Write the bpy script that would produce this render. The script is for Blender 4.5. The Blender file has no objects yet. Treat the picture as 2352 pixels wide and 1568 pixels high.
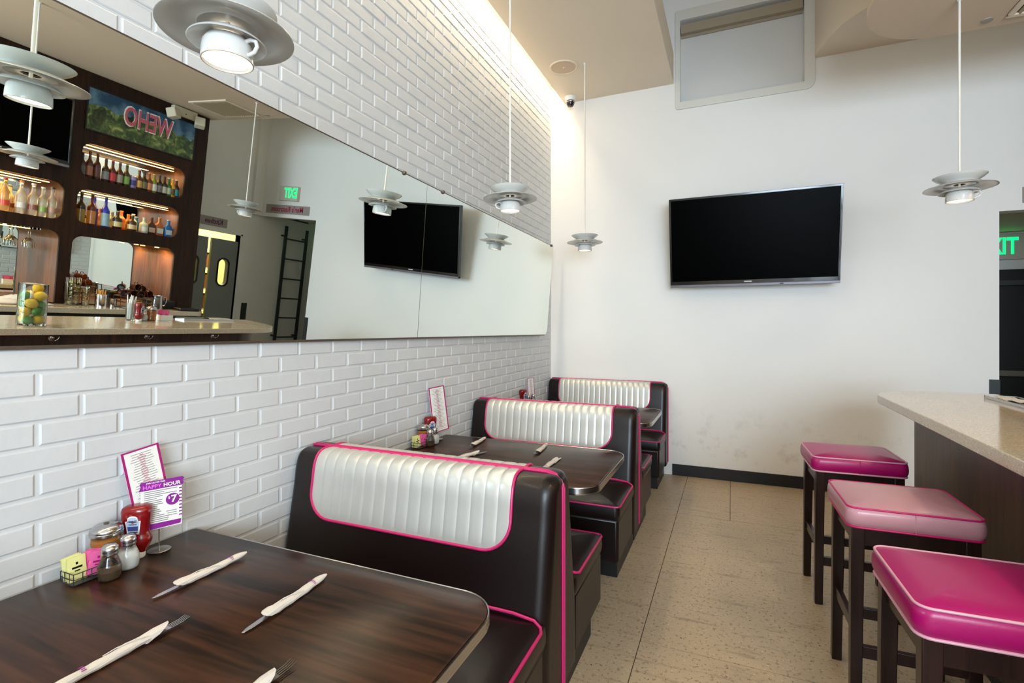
import bpy, bmesh, math, random
from mathutils import Vector, Matrix, Euler
RND = random.Random(11)
PI = math.pi
SC = bpy.context.scene
COL = SC.collection

# ------------------------------------------------------------------ camera, light, exposure
CAMX, CAMH, YAW, FPX = 1.79, 1.445, 23.3, 1167.0
YF = 5.231            # far wall
XR = 4.87             # right wall
ZL = 3.85             # lower ceiling slabs
ZB = 3.27             # soffit over the bar
ZT = 0.724            # dining tables
ZC = 1.05             # bar counter
cd = bpy.data.cameras.new('camera'); cam = bpy.data.objects.new('camera', cd); COL.objects.link(cam)
cam.location = (CAMX, 0, CAMH); cam.rotation_euler = (math.radians(90), 0, math.radians(YAW))
cd.sensor_width = 36; cd.lens = FPX/2352*36; cd.shift_y = -(784-753)/2352.0; cd.clip_start = .02
SC.camera = cam
SC.view_settings.view_transform = 'Standard'; SC.view_settings.look = 'None'
SC.view_settings.gamma = 1; SC.view_settings.use_curve_mapping = False
SC.view_settings.exposure = 0.09
W = bpy.data.worlds.new('daylight'); SC.world = W; W.use_nodes = True
bgn = W.node_tree.nodes['Background']; bgn.inputs[0].default_value = (.78, .88, 1, 1); bgn.inputs[1].default_value = .6

def area(name, loc, rot, sx, sy, power, col, spread=180):
    l = bpy.data.lights.new(name, 'AREA'); l.shape = 'RECTANGLE'; l.size = sx; l.size_y = sy
    l.energy = power; l.color = col; l.spread = math.radians(spread)
    o = bpy.data.objects.new(name, l); COL.objects.link(o); o.location = loc; o.rotation_euler = rot
    return o
# daylight through the storefront windows behind the camera
area('storefront_daylight', (3.35, -3.12, 1.95), (math.radians(90), 0, 0), 2.4, 1.8, 335, (.70, .86, 1))
area('side_fill', (4.80, -2.1, 1.65), (math.radians(90), 0, math.radians(90)), 1.6, 2.2, 30, (.76, .90, 1))  # added cool fill beside the solid right wall, no window there
# added warm fill under the raised ceiling, no fixture modelled
area('raised_fill', (2.1, .6, 4.62), (0, 0, 0), 1.2, 3.0, 3.5, (1, .92, .80))
# added unseen fill lights below the bar soffit, warming the bar side
for y_ in (.4, 1.5): area('bar_fill', (3.75, y_, 3.262), (0, 0, 0), .18, .18, 20, (1, .78, .52))
# warm cove strip above the brick wall
area('cove_strip_lamp', (.085, 1.2, 4.02), (0, 0, 0), .10, 8.0, 85, (1, .84, .58))

# ------------------------------------------------------------------ materials
def s2l(c):
    c = c/255.0
    return c/12.92 if c <= .04045 else ((c+.055)/1.055)**2.4
def C(r, g, b): return (s2l(r), s2l(g), s2l(b), 1)
MATS = {}
def mat(name, col, rough=.5, metal=0, var=.06, scale=14, bump=0, bscale=150, stretch=None, emit=None, es=0, trans=0, coat=0, ior=1.45, spec=.5, sheen=0):
    m = bpy.data.materials.new(name); m.use_nodes = True; n = m.node_tree.nodes; L = m.node_tree.links
    p = n['Principled BSDF']; p.inputs['Roughness'].default_value = rough; p.inputs['Metallic'].default_value = metal
    p.inputs['Transmission Weight'].default_value = trans; p.inputs['Coat Weight'].default_value = coat
    p.inputs['IOR'].default_value = ior; p.inputs['Specular IOR Level'].default_value = spec
    p.inputs['Coat Roughness'].default_value = .08; p.inputs['Sheen Weight'].default_value = sheen
    p.inputs['Base Color'].default_value = col
    tc = n.new('ShaderNodeTexCoord'); mp = n.new('ShaderNodeMapping'); L.new(tc.outputs['Object'], mp.inputs[0])
    if stretch: mp.inputs['Scale'].default_value = stretch
    if var:
        nz = n.new('ShaderNodeTexNoise'); nz.inputs['Scale'].default_value = scale; nz.inputs['Detail'].default_value = 5
        L.new(mp.outputs[0], nz.inputs['Vector'])
        mx = n.new('ShaderNodeMix'); mx.data_type = 'RGBA'
        mx.inputs['A'].default_value = tuple(max(0, c*(1-var)) for c in col[:3])+(1,)
        mx.inputs['B'].default_value = tuple(min(1, c*(1+var)) for c in col[:3])+(1,)
        L.new(nz.outputs['Fac'], mx.inputs['Factor']); L.new(mx.outputs['Result'], p.inputs['Base Color'])
    if bump:
        b = n.new('ShaderNodeTexNoise'); b.inputs['Scale'].default_value = bscale; b.inputs['Detail'].default_value = 3
        L.new(mp.outputs[0], b.inputs['Vector']); bp = n.new('ShaderNodeBump'); bp.inputs['Strength'].default_value = bump
        bp.inputs['Distance'].default_value = .002; L.new(b.outputs['Fac'], bp.inputs['Height']); L.new(bp.outputs[0], p.inputs['Normal'])
    if emit: p.inputs['Emission Color'].default_value = emit; p.inputs['Emission Strength'].default_value = es
    MATS[name] = m; return m
def wood(name, dark, light, rough, axis, scale=6, coat=0, bump=.05, spec=.5):
    m = mat(name, dark, rough, var=0, coat=coat, spec=spec); n = m.node_tree.nodes; L = m.node_tree.links; p = n['Principled BSDF']
    mp = [x for x in n if x.type == 'MAPPING'][0]
    mp.inputs['Scale'].default_value = tuple(.07 if i == axis else 1 for i in range(3))
    a = n.new('ShaderNodeTexNoise'); a.inputs['Scale'].default_value = scale*9; a.inputs['Detail'].default_value = 8; a.inputs['Distortion'].default_value = .6
    b = n.new('ShaderNodeTexNoise'); b.inputs['Scale'].default_value = scale*2.2; b.inputs['Detail'].default_value = 3; b.inputs['Distortion'].default_value = 1.2
    L.new(mp.outputs[0], a.inputs['Vector']); L.new(mp.outputs[0], b.inputs['Vector'])
    ad = n.new('ShaderNodeMath'); ad.operation = 'MULTIPLY_ADD'; ad.inputs[1].default_value = .55
    L.new(b.outputs['Fac'], ad.inputs[0]); ml = n.new('ShaderNodeMath'); ml.operation = 'MULTIPLY'; ml.inputs[1].default_value = .45
    L.new(a.outputs['Fac'], ml.inputs[0]); L.new(ml.outputs[0], ad.inputs[2])
    r = n.new('ShaderNodeValToRGB'); r.color_ramp.elements[0].position = .38; r.color_ramp.elements[0].color = dark
    r.color_ramp.elements[1].position = .64; r.color_ramp.elements[1].color = light
    L.new(ad.outputs[0], r.inputs[0]); L.new(r.outputs[0], p.inputs['Base Color'])
    return m
def flecked(name, base, flecks, rough, scale, coat=0, amt=.1):
    m = mat(name, base, rough, var=0, coat=coat); n = m.node_tree.nodes; L = m.node_tree.links; p = n['Principled BSDF']
    mp = [x for x in n if x.type == 'MAPPING'][0]
    big = n.new('ShaderNodeTexNoise'); big.inputs['Scale'].default_value = 2.2; big.inputs['Detail'].default_value = 6; L.new(mp.outputs[0], big.inputs['Vector'])
    mx = n.new('ShaderNodeMix'); mx.data_type = 'RGBA'
    mx.inputs['A'].default_value = tuple(c*.86 for c in base[:3])+(1,); mx.inputs['B'].default_value = tuple(min(1, c*1.1) for c in base[:3])+(1,)
    L.new(big.outputs['Fac'], mx.inputs['Factor']); last = mx.outputs['Result']
    for i, (c, sc, th) in enumerate(flecks):
        v = n.new('ShaderNodeTexNoise'); v.inputs['Scale'].default_value = sc; v.inputs['Detail'].default_value = 2; v.inputs['Roughness'].default_value = .6
        of = n.new('ShaderNodeVectorMath'); of.inputs[1].default_value = (3.1*i, 7.7*i, 1.3*i); L.new(mp.outputs[0], of.inputs[0]); L.new(of.outputs[0], v.inputs['Vector'])
        rp = n.new('ShaderNodeValToRGB'); rp.color_ramp.elements[0].position = th; rp.color_ramp.elements[0].color = (0, 0, 0, 1)
        rp.color_ramp.elements[1].position = th+.035; rp.color_ramp.elements[1].color = (1, 1, 1, 1); L.new(v.outputs['Fac'], rp.inputs[0])
        k = n.new('ShaderNodeMix'); k.data_type = 'RGBA'; L.new(rp.outputs[0], k.inputs['Factor']); L.new(last, k.inputs['A']); k.inputs['B'].default_value = c
        last = k.outputs['Result']
    L.new(last, p.inputs['Base Color'])
    return m
m_brick = mat('painted_brick', C(206, 206, 206), .45, var=.05, scale=6, bump=.6, bscale=45)
m_wall = mat('wall_paint', C(226, 222, 214), .6, var=.03, scale=2, bump=.06, bscale=220)
m_ceil = mat('ceiling_paint', C(226, 211, 190), .7, var=.02, scale=2)
m_fascia = mat('fascia_paint', C(205, 200, 190), .7, var=.02, scale=2)
m_trim = mat('window_trim_paint', C(214, 212, 205), .5, var=.02)
m_pane = mat('blind_fabric', C(205, 205, 203), .6, var=.02, scale=3)
m_black = mat('black_base', C(22, 21, 22), .45, var=.2)
m_vinyl = mat('brown_vinyl', C(22, 12, 11), .36, var=.12, scale=9, bump=.14, bscale=260, coat=.06, spec=.4)
m_cream = mat('pearl_vinyl', C(200, 199, 194), .34, metal=.45, var=.03, scale=20, bump=.06, bscale=300, coat=.2)
m_pink = mat('pink_piping', C(190, 32, 98), .4, var=.05)
m_lam = wood('walnut_laminate', C(22, 12, 8), C(70, 42, 27), .28, 0, 5, spec=.25)
m_dwood = wood('dark_bar_wood', C(29, 16, 10), C(54, 32, 19), .5, 2, 6, spec=.25)
m_stoolw = wood('espresso_stool_wood', C(30, 14, 11), C(48, 26, 20), .3, 2, 8)
m_niche = wood('niche_wood', C(92, 56, 34), C(128, 84, 54), .4, 2, 7)
m_mag = mat('magenta_vinyl', C(166, 8, 96), .34, var=.07, scale=7, bump=.1, bscale=200, coat=.08)
m_rose = mat('pale_pink_vinyl', C(196, 142, 152), .32, var=.05, scale=7, bump=.1, bscale=200, coat=.08)
m_wpipe = mat('pale_piping', C(214, 160, 176), .4, var=.04)
m_mpipe = mat('magenta_piping', C(192, 20, 100), .4, var=.04)
m_stone = flecked('quartz_counter', C(205, 190, 168), [(C(170, 155, 135), 130, .60), (C(120, 125, 115), 170, .66), (C(235, 226, 210), 150, .62)], .12, 90, coat=.3)
m_floor = flecked('terrazzo_tile', C(186, 166, 138), [(C(156, 128, 100), 55, .60), (C(88, 66, 48), 60, .665), (C(205, 194, 172), 70, .64)], .38, 60)
m_grout = mat('tile_joint', C(64, 50, 38), .8)
m_steel = mat('steel', C(190, 190, 190), .22, metal=1, var=.06)
m_chrome = mat('chrome', C(225, 225, 225), .1, metal=1, var=.02)
m_rod = mat('white_rod', C(225, 222, 215), .4, var=.03)
m_porc = mat('white_porcelain', C(206, 206, 204), .18, var=.015, coat=.3)
m_plate = mat('grey_glazed_plate', C(184, 182, 177), .28, metal=.12, var=.02, coat=.3)
m_bowl = mat('pale_grey_bowl', C(196, 198, 196), .22, var=.02, coat=.3)
m_glow = mat('lamp_glow', C(255, 244, 225), .5, var=0, emit=(1, .90, .74, 1), es=3)
m_mirror = mat('mirror_glass', (.88, .935, .895, 1), .0, metal=1, var=0)
m_bronze = mat('bronze_channel', C(96, 84, 74), .4, metal=.5, var=.05)
m_screen = mat('tv_screen', C(1, 1, 1), .3, var=0, spec=.02)
m_bezel = mat('tv_bezel', C(14, 14, 17), .2, var=.05, coat=.4)
m_silver = mat('tv_silver', C(120, 120, 128), .3, metal=.5, var=.03)
m_white = mat('white_plastic', C(232, 232, 228), .4, var=.02)
m_cream_pl = mat('cream_plastic', C(205, 195, 170), .45, var=.03)
m_glass = mat('clear_glass', C(245, 250, 248), .02, var=0, trans=1, ior=1.45)
m_napkin = mat('paper_napkin', C(200, 194, 187), .9, var=.04, scale=40, bump=.5, bscale=120)
m_ink = mat('purple_ink', C(140, 40, 130), .6, var=0)
m_card = mat('white_card', C(236, 234, 228), .5, var=.01)
m_magcard = mat('magenta_ink', C(170, 20, 110), .5, var=.02)
m_purple = mat('purple_print', C(135, 30, 140), .5, var=.02)
m_grey = mat('grey_print', C(135, 128, 130), .6, var=0)
m_red = mat('ketchup_red', C(122, 8, 12), .22, var=.04, coat=.3)
m_label = mat('label_white', C(225, 225, 225), .5, var=.02)
m_blue = mat('label_blue', C(40, 55, 110), .5, var=.04)
m_pepper = mat('ground_pepper', C(92, 72, 52), .9, var=.6, scale=300)
m_salt = mat('salt_grain', C(238, 238, 236), .9, var=.05, scale=300)
m_spice = mat('orange_spice', C(205, 130, 50), .8, var=.25, scale=200)
m_yel = mat('yellow_packet', C(230, 226, 150), .6, var=.03)
m_pkt = mat('pink_packet', C(232, 100, 160), .6, var=.04)
m_green = mat('exit_green', C(10, 220, 90), .5, var=0, emit=(.0, 1, .22, 1), es=1.6)
m_exitbox = mat('exit_housing', C(196, 190, 174), .5, var=.02)
m_sign = mat('sign_board', C(150, 138, 134), .5, var=.03)
m_signtx = mat('sign_text', C(150, 30, 66), .5, var=.02)
m_dgrey = mat('dark_grey_metal', C(58, 62, 62), .45, metal=.3, var=.05)
m_door = mat('grey_door', C(128, 130, 124), .5, var=.05, scale=3)
m_led = mat('led_strip', C(255, 220, 140), .5, var=0, emit=(1, .58, .16, 1), es=6)
m_kit = mat('kitchen_wall', C(225, 215, 150), .7, var=.03)
m_lemon = mat('lemon_peel', C(240, 190, 30), .4, var=.08, scale=30, bump=.3, bscale=90)
m_lime = mat('lime_peel', C(80, 140, 30), .4, var=.15, scale=30, bump=.3, bscale=90)

CM = {}
def cmat(r, g, b, rough=.35, trans=0):
    k = (r, g, b, trans)
    if k not in CM: CM[k] = mat('tint_%d_%d_%d' % (r, g, b), C(r, g, b), rough, var=0 if trans else .08, scale=40, trans=trans, coat=.3 if not trans else 0)
    return CM[k]
# ------------------------------------------------------------------ geometry helpers
class MB:
    def __init__(s): s.bm = bmesh.new()
    def face(s, vs):
        try: return s.bm.faces.new(vs)
        except ValueError: return None
    def box(s, x0, x1, y0, y1, z0, z1, M=None):
        P = [(x, y, z) for z in (z0, z1) for y in (y0, y1) for x in (x0, x1)]
        v = [s.bm.verts.new(M @ Vector(p) if M else p) for p in P]
        for q in ((0, 2, 3, 1), (4, 5, 7, 6), (0, 1, 5, 4), (2, 6, 7, 3), (0, 4, 6, 2), (1, 3, 7, 5)): s.face([v[i] for i in q])
        return s
    def loft(s, rings, close=True, cap0=True, cap1=True, M=None):
        V = [[s.bm.verts.new(M @ Vector(p) if M else p) for p in r] for r in rings]
        n = len(V[0]); m = n if close else n-1
        for a, b in zip(V, V[1:]):
            for i in range(m): s.face([a[i], a[(i+1) % n], b[(i+1) % n], b[i]])
        if cap0: s.face(list(reversed(V[0])))
        if cap1: s.face(V[-1])
        return s
    def lathe(s, prof, c=(0, 0, 0), seg=32, cap0=False, cap1=False, M=None, sx=1, sy=1):
        rings = [[(c[0]+r*sx*math.cos(2*PI*i/seg), c[1]+r*sy*math.sin(2*PI*i/seg), c[2]+z) for i in range(seg)] for r, z in prof]
        return s.loft(rings, True, cap0, cap1, M)
    def cyl(s, x, y, z0, z1, r, seg=24, r2=None, M=None):
        return s.lathe([(r, z0), (r if r2 is None else r2, z1)], (x, y, 0), seg, True, True, M)
    def tube(s, pts, r, seg=8, closed=False, M=None):
        P = [Vector(p) for p in pts]; n = len(P); rings = []; up = None
        for i in range(n):
            a = P[(i-1) % n] if (i or closed) else P[i]; b = P[(i+1) % n] if (i < n-1 or closed) else P[i]
            t = (b-a).normalized() if (b-a).length > 1e-9 else Vector((0, 0, 1))
            if up is None:
                up = Vector((0, 0, 1)) if abs(t.z) < .9 else Vector((1, 0, 0))
            u = (up - t*up.dot(t)); u = u.normalized() if u.length > 1e-6 else t.orthogonal().normalized(); up = u; w = t.cross(u)
            rr = r[i] if isinstance(r, (list, tuple)) else r
            rings.append([tuple(P[i]+(u*math.cos(2*PI*k/seg)+w*math.sin(2*PI*k/seg))*rr) for k in range(seg)])
        if closed: rings.append(rings[0])
        return s.loft(rings, True, not closed, not closed, M)
    def prism(s, poly, z0, z1, M=None):
        return s.loft([[(x, y, z0) for x, y in poly], [(x, y, z1) for x, y in poly]], True, True, True, M)
    def sphere(s, c, r, M=None, seg=14, sx=1, sy=1, sz=1):
        pr = [(max(1e-4, r*math.sin(PI*i/8)), -r*sz*math.cos(PI*i/8)) for i in range(9)]
        return s.lathe(pr, c, seg, True, True, M, sx, sy)
    def grid(s, rows):
        V = [[s.bm.verts.new(p) for p in r] for r in rows]
        for a, b in zip(V, V[1:]):
            for i in range(len(a)-1): s.face([a[i], a[i+1], b[i+1], b[i]])
        return s
    def text(s, txt, size, M, ext=.0006, align='CENTER', bold=False, sx=1.0):
        cu = bpy.data.curves.new('t', 'FONT'); cu.body = txt; cu.size = size; cu.align_x = align; cu.align_y = 'CENTER'; cu.extrude = ext
        cu.resolution_u = 3
        if bold: cu.offset = size*.022
        o = bpy.data.objects.new('t', cu); COL.objects.link(o); bpy.context.view_layer.update()
        me = bpy.data.meshes.new_from_object(o.evaluated_get(bpy.context.evaluated_depsgraph_get()))
        me.transform(M @ Matrix.Diagonal((sx, 1, 1, 1))); s.bm.from_mesh(me)
        bpy.data.objects.remove(o); bpy.data.curves.remove(cu); bpy.data.meshes.remove(me)
        return s
def rrect(x0, x1, y0, y1, r, n=6):
    rs = r if isinstance(r, (list, tuple)) else [r]*4      # corners: (x0,y0) (x1,y0) (x1,y1) (x0,y1)
    out = []
    for (cx, cy, a0), q in zip(((x0, y0, PI), (x1, y0, 1.5*PI), (x1, y1, 0), (x0, y1, .5*PI)), rs):
        q = max(q, 1e-4); ox = cx+q if cx == x0 else cx-q; oy = cy+q if cy == y0 else cy-q
        for i in range(n+1):
            a = a0+.5*PI*i/n; out.append((ox+q*math.cos(a), oy+q*math.sin(a)))
    return out
def cushion(mb, x0, x1, y0, y1, z0, z1, r, bulge=.006, crown=.02, edge=.01):
    w = min(x1-x0, y1-y0)/2
    rings = []
    def ring(z, ins): rings.append([(x, y, z) for x, y in rrect(x0+ins, x1-ins, y0+ins, y1-ins, max(.004, r-ins*.6), 5)])
    ring(z0, edge); ring(z0+edge*.5, .002); ring(z0+(z1-z0)*.3, -bulge*.8); ring((z0+z1)/2, -bulge); ring(z0+(z1-z0)*.75, -bulge*.7); ring(z1-edge*.4, 0); ring(z1, edge*.7)
    for f, h in ((.12, .35), (.3, .68), (.5, .88), (.7, .97), (.88, 1)): ring(z1+crown*h, w*f)
    mb.loft(rings)
def obj(name, mb, m, parent=None, loc=None, rot=None, bev=0, smooth=35, kind=None, label=None):
    bm = mb.bm if isinstance(mb, MB) else mb
    bmesh.ops.remove_doubles(bm, verts=bm.verts, dist=1e-5)
    bmesh.ops.recalc_face_normals(bm, faces=bm.faces)
    me = bpy.data.meshes.new(name); bm.to_mesh(me); bm.free()
    me.materials.append(m)
    if smooth:
        me.shade_smooth(); me.set_sharp_from_angle(angle=math.radians(smooth))
    o = bpy.data.objects.new(name, me); COL.objects.link(o)
    if parent: o.parent = parent
    if loc: o.location = loc
    if rot: o.rotation_euler = rot
    if bev:
        b = o.modifiers.new('bevel', 'BEVEL'); b.width = bev; b.segments = 2; b.limit_method = 'ANGLE'; b.angle_limit = math.radians(40)
    if kind: o['kind'] = kind
    if label: o['label'] = label
    return o
def thing(name, label, cat, loc=(0, 0, 0), rz=0, group=None):
    o = bpy.data.objects.new(name, None); COL.objects.link(o); o.empty_display_size = .05
    o.location = loc; o.rotation_euler = (0, 0, rz); o['label'] = label; o['category'] = cat
    if group: o['group'] = group
    return o
def tag(o, label, cat, group=None):
    o['label'] = label; o['category'] = cat
    if group: o['group'] = group
    return o
def struct(name, mb, m, **k): return obj(name, mb, m, kind='structure', **k)
def dup(root, loc=None, rz=None, label=None, group=None, scale=None):
    def cp(o, par):
        c = o.copy(); COL.objects.link(c)
        if par: c.parent = par
        for ch in o.children: cp(ch, c)
        return c
    r = cp(root, None)
    if loc is not None: r.location = loc
    if rz is not None: r.rotation_euler = (0, 0, rz)
    if label: r['label'] = label
    if group: r['group'] = group
    if scale: r.scale = scale
    return r
def recolour(root, name, m):
    for ch in root.children:
        if ch.name.split('.')[0] == name:
            ch.data = ch.data.copy(); ch.data.materials[0] = m
FACE_S = Matrix.Rotation(PI/2, 4, 'X')                                  # text on a wall that faces -Y
FACE_W = Matrix.Rotation(-PI/2, 4, 'Z') @ FACE_S                        # text on a wall that faces -X
FACE_E = Matrix.Rotation(PI/2, 4, 'Z') @ FACE_S                         # text that faces +X
def T(x, y, z): return Matrix.Translation((x, y, z))

# ------------------------------------------------------------------ setting
YB, YP = -3.2, 6.9
mb = MB()
# terrazzo tiles as seen: one long joint along X=1.40, one cross joint at Y=2.39, a shifted pair by the far wall
def tile(x0, x1, y0, y1): mb.box(x0+.0019, x1-.0019, y0+.0019, y1-.0019, -.02, 0)
XT = 1.405
for k, (ya, yb) in enumerate(((-3.2, -1.41), (-1.41, .49), (.49, 2.39))):
    for xa, xb in ((-.1, .205), (.205, XT), (XT, 2.605), (2.605, 3.805), (3.805, 5.0)): tile(xa, xb, ya, yb)
for xa, xb in ((-.1, .205), (.205, XT)): tile(xa, xb, 2.39, 4.1); tile(xa, xb, 4.1, 5.4)
tile(XT, 2.99, 2.39, 4.15); tile(2.99, 5.0, 2.39, 4.15); tile(XT, 1.785, 4.15, 5.4); tile(1.785, 2.99, 4.15, 5.06); tile(1.785, 2.99, 5.06, 5.4); tile(2.99, 5.0, 4.15, 5.4)
tile(3.6, 5.0, 5.4, 7.0)
fl = struct('floor', mb, m_floor, smooth=0)
n_ = m_floor.node_tree.nodes; L_ = m_floor.node_tree.links; p_ = n_['Principled BSDF']; src = p_.inputs['Base Color'].links[0].from_socket   # scuffs and wear
tc = n_.new('ShaderNodeTexCoord'); mp = n_.new('ShaderNodeMapping'); mp.inputs['Scale'].default_value = (2.2, 16, 1); mp.inputs['Rotation'].default_value = (0, 0, .25); L_.new(tc.outputs['Object'], mp.inputs[0])
nz = n_.new('ShaderNodeTexNoise'); nz.inputs['Scale'].default_value = 1.6; nz.inputs['Detail'].default_value = 7; nz.inputs['Roughness'].default_value = .7; L_.new(mp.outputs[0], nz.inputs['Vector'])
rp = n_.new('ShaderNodeValToRGB'); rp.color_ramp.elements[0].position = .54; rp.color_ramp.elements[0].color = (0, 0, 0, 1); rp.color_ramp.elements[1].position = .74; rp.color_ramp.elements[1].color = (.6, .6, .6, 1); L_.new(nz.outputs['Fac'], rp.inputs[0])
mxx = n_.new('ShaderNodeMix'); mxx.data_type = 'RGBA'; mxx.inputs['B'].default_value = C(96, 76, 56); L_.new(rp.outputs[0], mxx.inputs['Factor']); L_.new(src, mxx.inputs['A']); L_.new(mxx.outputs['Result'], p_.inputs['Base Color'])
g = MB(); g.box(-.2, 7, -3.3, 7.1, -.06, -.002); struct('floor_base', g, m_grout, smooth=0)

# left wall: painted bricks in running bond
PL, PH, ZJ = .2095, .0703, 1.320
mb = MB(); mb.box(-.15, -.0072, YB-.1, YF+.1, 0, 4.75)
def brick(y0, y1, z0, z1):
    d = RND.uniform(-.0010, .0010)-.002; b = .0042; bm = mb.bm; t = RND.uniform(-.0004, .0004)
    outer = [(-.008, y0, z0), (-.008, y1, z0), (-.008, y1, z1), (-.008, y0, z1)]
    mid = [(-.0030+d, y, z) for _, y, z in outer]
    top = [(d+t, y0+b, z0+b), (d-t, y1-b, z0+b), (d-t, y1-b, z1-b), (d+t, y0+b, z1-b)]
    mb.loft([outer, mid, top], True, False, True)
k0 = int(-ZJ/PH)-1
for k in range(k0, 48):
    z0 = ZJ+k*PH; z1 = z0+PH
    if z1 < 0 or z0 > 4.7: continue
    off = .89 if k % 2 == 0 else .785
    j = int((YB-off)/PL)-1
    while off+j*PL < YF:
        y0 = off+j*PL; y1 = y0+PL; j += 1
        if y1 < YB or (z0 > 1.46 and z1 < 2.2 and y1 < 4.85): continue
        brick(max(y0, YB)+.006+RND.uniform(-.001, .001), min(y1, YF)-.006+RND.uniform(-.001, .001), max(z0, 0)+.0042+RND.uniform(-.0008, .0008), z1-.0042+RND.uniform(-.0008, .0008))
struct('wall_left', mb, m_brick, smooth=25)

mb = MB()          # far wall with the window recess and the passage opening
for a in ((-.15, 1.333, YF, YF+.12, 0, 4.8), (1.333, 2.395, YF, YF+.12, 0, 3.654), (1.333, 2.395, YF, YF+.12, 4.45, 4.8), (2.395, 3.746, YF, YF+.12, 0, 4.8), (3.746, 5.0, YF, YF+.12, 2.37, 4.8)): mb.box(*a)
m_far = mat('far_wall_paint', C(230, 228, 225), .55, var=.02, scale=1.5, bump=.06, bscale=220)
nt = m_far.node_tree; n_ = nt.nodes; L_ = nt.links; p_ = n_['Principled BSDF']
src = p_.inputs['Base Color'].links[0].from_socket
tc = n_.new('ShaderNodeTexCoord'); nz = n_.new('ShaderNodeTexNoise'); nz.inputs['Scale'].default_value = 7; nz.inputs['Detail'].default_value = 9; nz.inputs['Roughness'].default_value = .7
L_.new(tc.outputs['Object'], nz.inputs['Vector']); rp = n_.new('ShaderNodeValToRGB'); rp.color_ramp.elements[0].position = .52; rp.color_ramp.elements[0].color = (0, 0, 0, 1); rp.color_ramp.elements[1].position = .75; rp.color_ramp.elements[1].color = (.5, .5, .5, 1)
L_.new(nz.outputs['Fac'], rp.inputs[0]); sx = n_.new('ShaderNodeSeparateXYZ'); L_.new(tc.outputs['Object'], sx.inputs[0])
mr = n_.new('ShaderNodeMapRange'); mr.inputs['From Min'].default_value = .75; mr.inputs['From Max'].default_value = .3; L_.new(sx.outputs['Z'], mr.inputs['Value'])
mu = n_.new('ShaderNodeMath'); mu.operation = 'MULTIPLY'; L_.new(rp.outputs[0], mu.inputs[0]); L_.new(mr.outputs[0], mu.inputs[1])
mxx = n_.new('ShaderNodeMix'); mxx.data_type = 'RGBA'; mxx.inputs['B'].default_value = C(150, 132, 110); L_.new(mu.outputs[0], mxx.inputs['Factor']); L_.new(src, mxx.inputs['A']); L_.new(mxx.outputs['Result'], p_.inputs['Base Color'])
struct('wall_far', mb, m_far, smooth=0)
mb = MB(); mb.box(1.26, 3.70, YF-.012, YF-.0005, 0, .108); struct('baseboard_far', mb, m_black, bev=.003)
mb = MB()          # right wall with the kitchen doorway
for a in ((XR, XR+.1, YB, 4.14, 0, 4.8), (XR, XR+.1, 4.14, 4.97, 2.03, 4.8), (XR, XR+.1, 4.97, YP+.1, 0, 4.8)): mb.box(*a)
mb.box(XR-.05, XR, YF-.16, YF-.0005, 2.37, 3.9)
struct('wall_right', mb, m_wall, smooth=0)
mb = MB(); mb.box(3.646, 3.746, YF+.12, YP, 0, 2.6); mb.box(3.6, 5.0, YP, YP+.1, 0, 2.6); struct('wall_passage', mb, m_wall, smooth=0)
mb = MB(); mb.box(3.7, XR, YF+.12, YP, 2.44, 2.54); struct('ceiling_passage', mb, m_ceil, smooth=0)
mb = MB()          # wall behind the camera with its storefront window openings
for a in ((-.15, 2.1, YB-.1, YB, 0, 4.8), (2.1, 4.65, YB-.1, YB, 0, 1.0), (2.1, 4.65, YB-.1, YB, 2.92, 4.8), (4.65, 5, YB-.1, YB, 0, 4.8)): mb.box(*a)
struct('wall_back', mb, m_wall, smooth=0)
mb = MB(); mb.box(-.15, 5, YB-.1, YF+.1, 4.7, 4.8); struct('ceiling_raised', mb, m_ceil, smooth=0)
mb = MB(); mb.box(.15, 1.272, YB, YF, ZL, 4.15); mb.box(-.007, .15, YB, YF, 4.12, 4.15); struct('ceiling_left', mb, m_ceil, smooth=0)
# ceiling piece along the far wall with its curved edge
ed = [(2.475, YF), (2.49, 5.10), (2.53, 4.92), (2.60, 4.73), (2.69, 4.60), (2.79, 4.50), (2.93, 4.42), (3.1, 4.38), (XR, 4.38), (XR, YF)]
mb = MB(); mb.prism(ed, ZL, 4.7); struct('ceiling_far_tongue', mb, m_ceil, smooth=50)
# thin soffit over the bar, rounded corner
sof = [(2.52, -1.2), (XR, -1.2), (XR, 3.98)] + [(3.0+.48*math.cos(a), 3.50+.48*math.sin(a)) for a in [PI/2+PI/2*i/12 for i in range(13)]]
mb = MB(); mb.prism(sof, ZB, ZB+.035); struct('ceiling_bar_soffit', mb, mat('soffit_paint', C(206, 187, 164), .7, var=.02, scale=2), smooth=50)

# high window on the far wall
def frame_ring(outer, inner, M, d):
    q = MB(); n = len(outer)
    q.loft([[tuple(M @ Vector((x, y, d))) for x, y in inner], [tuple(M @ Vector((x, y, d))) for x, y in outer], [tuple(M @ Vector((x, y, 0))) for x, y in outer], [tuple(M @ Vector((x, y, 0))) for x, y in inner]], True, False, False)
    return q
MF = Matrix(((1, 0, 0, 0), (0, 0, -1, YF-.0005), (0, 1, 0, 0), (0, 0, 0, 1)))
fr = frame_ring(rrect(1.288, 2.48, 3.584, 4.55, [.03, .07, .03, .01], 6), rrect(1.333, 2.395, 3.654, 4.45, .002, 6), MF, .014)
win = struct('window_1', fr, m_trim, bev=.002)
mb = MB(); mb.box(1.33, 2.40, YF+.075, YF+.085, 3.65, 4.46); obj('window_pane', mb, m_pane, win)
mb = MB(); mb.box(1.34, 2.388, YF+.012, YF+.06, 4.335, 4.42); mb.box(1.34, 2.388, YF+.06, YF+.07, 4.31, 4.335); obj('blind_cassette', mb, mat('cassette_tan', C(160, 148, 128), .5), win)

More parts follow.
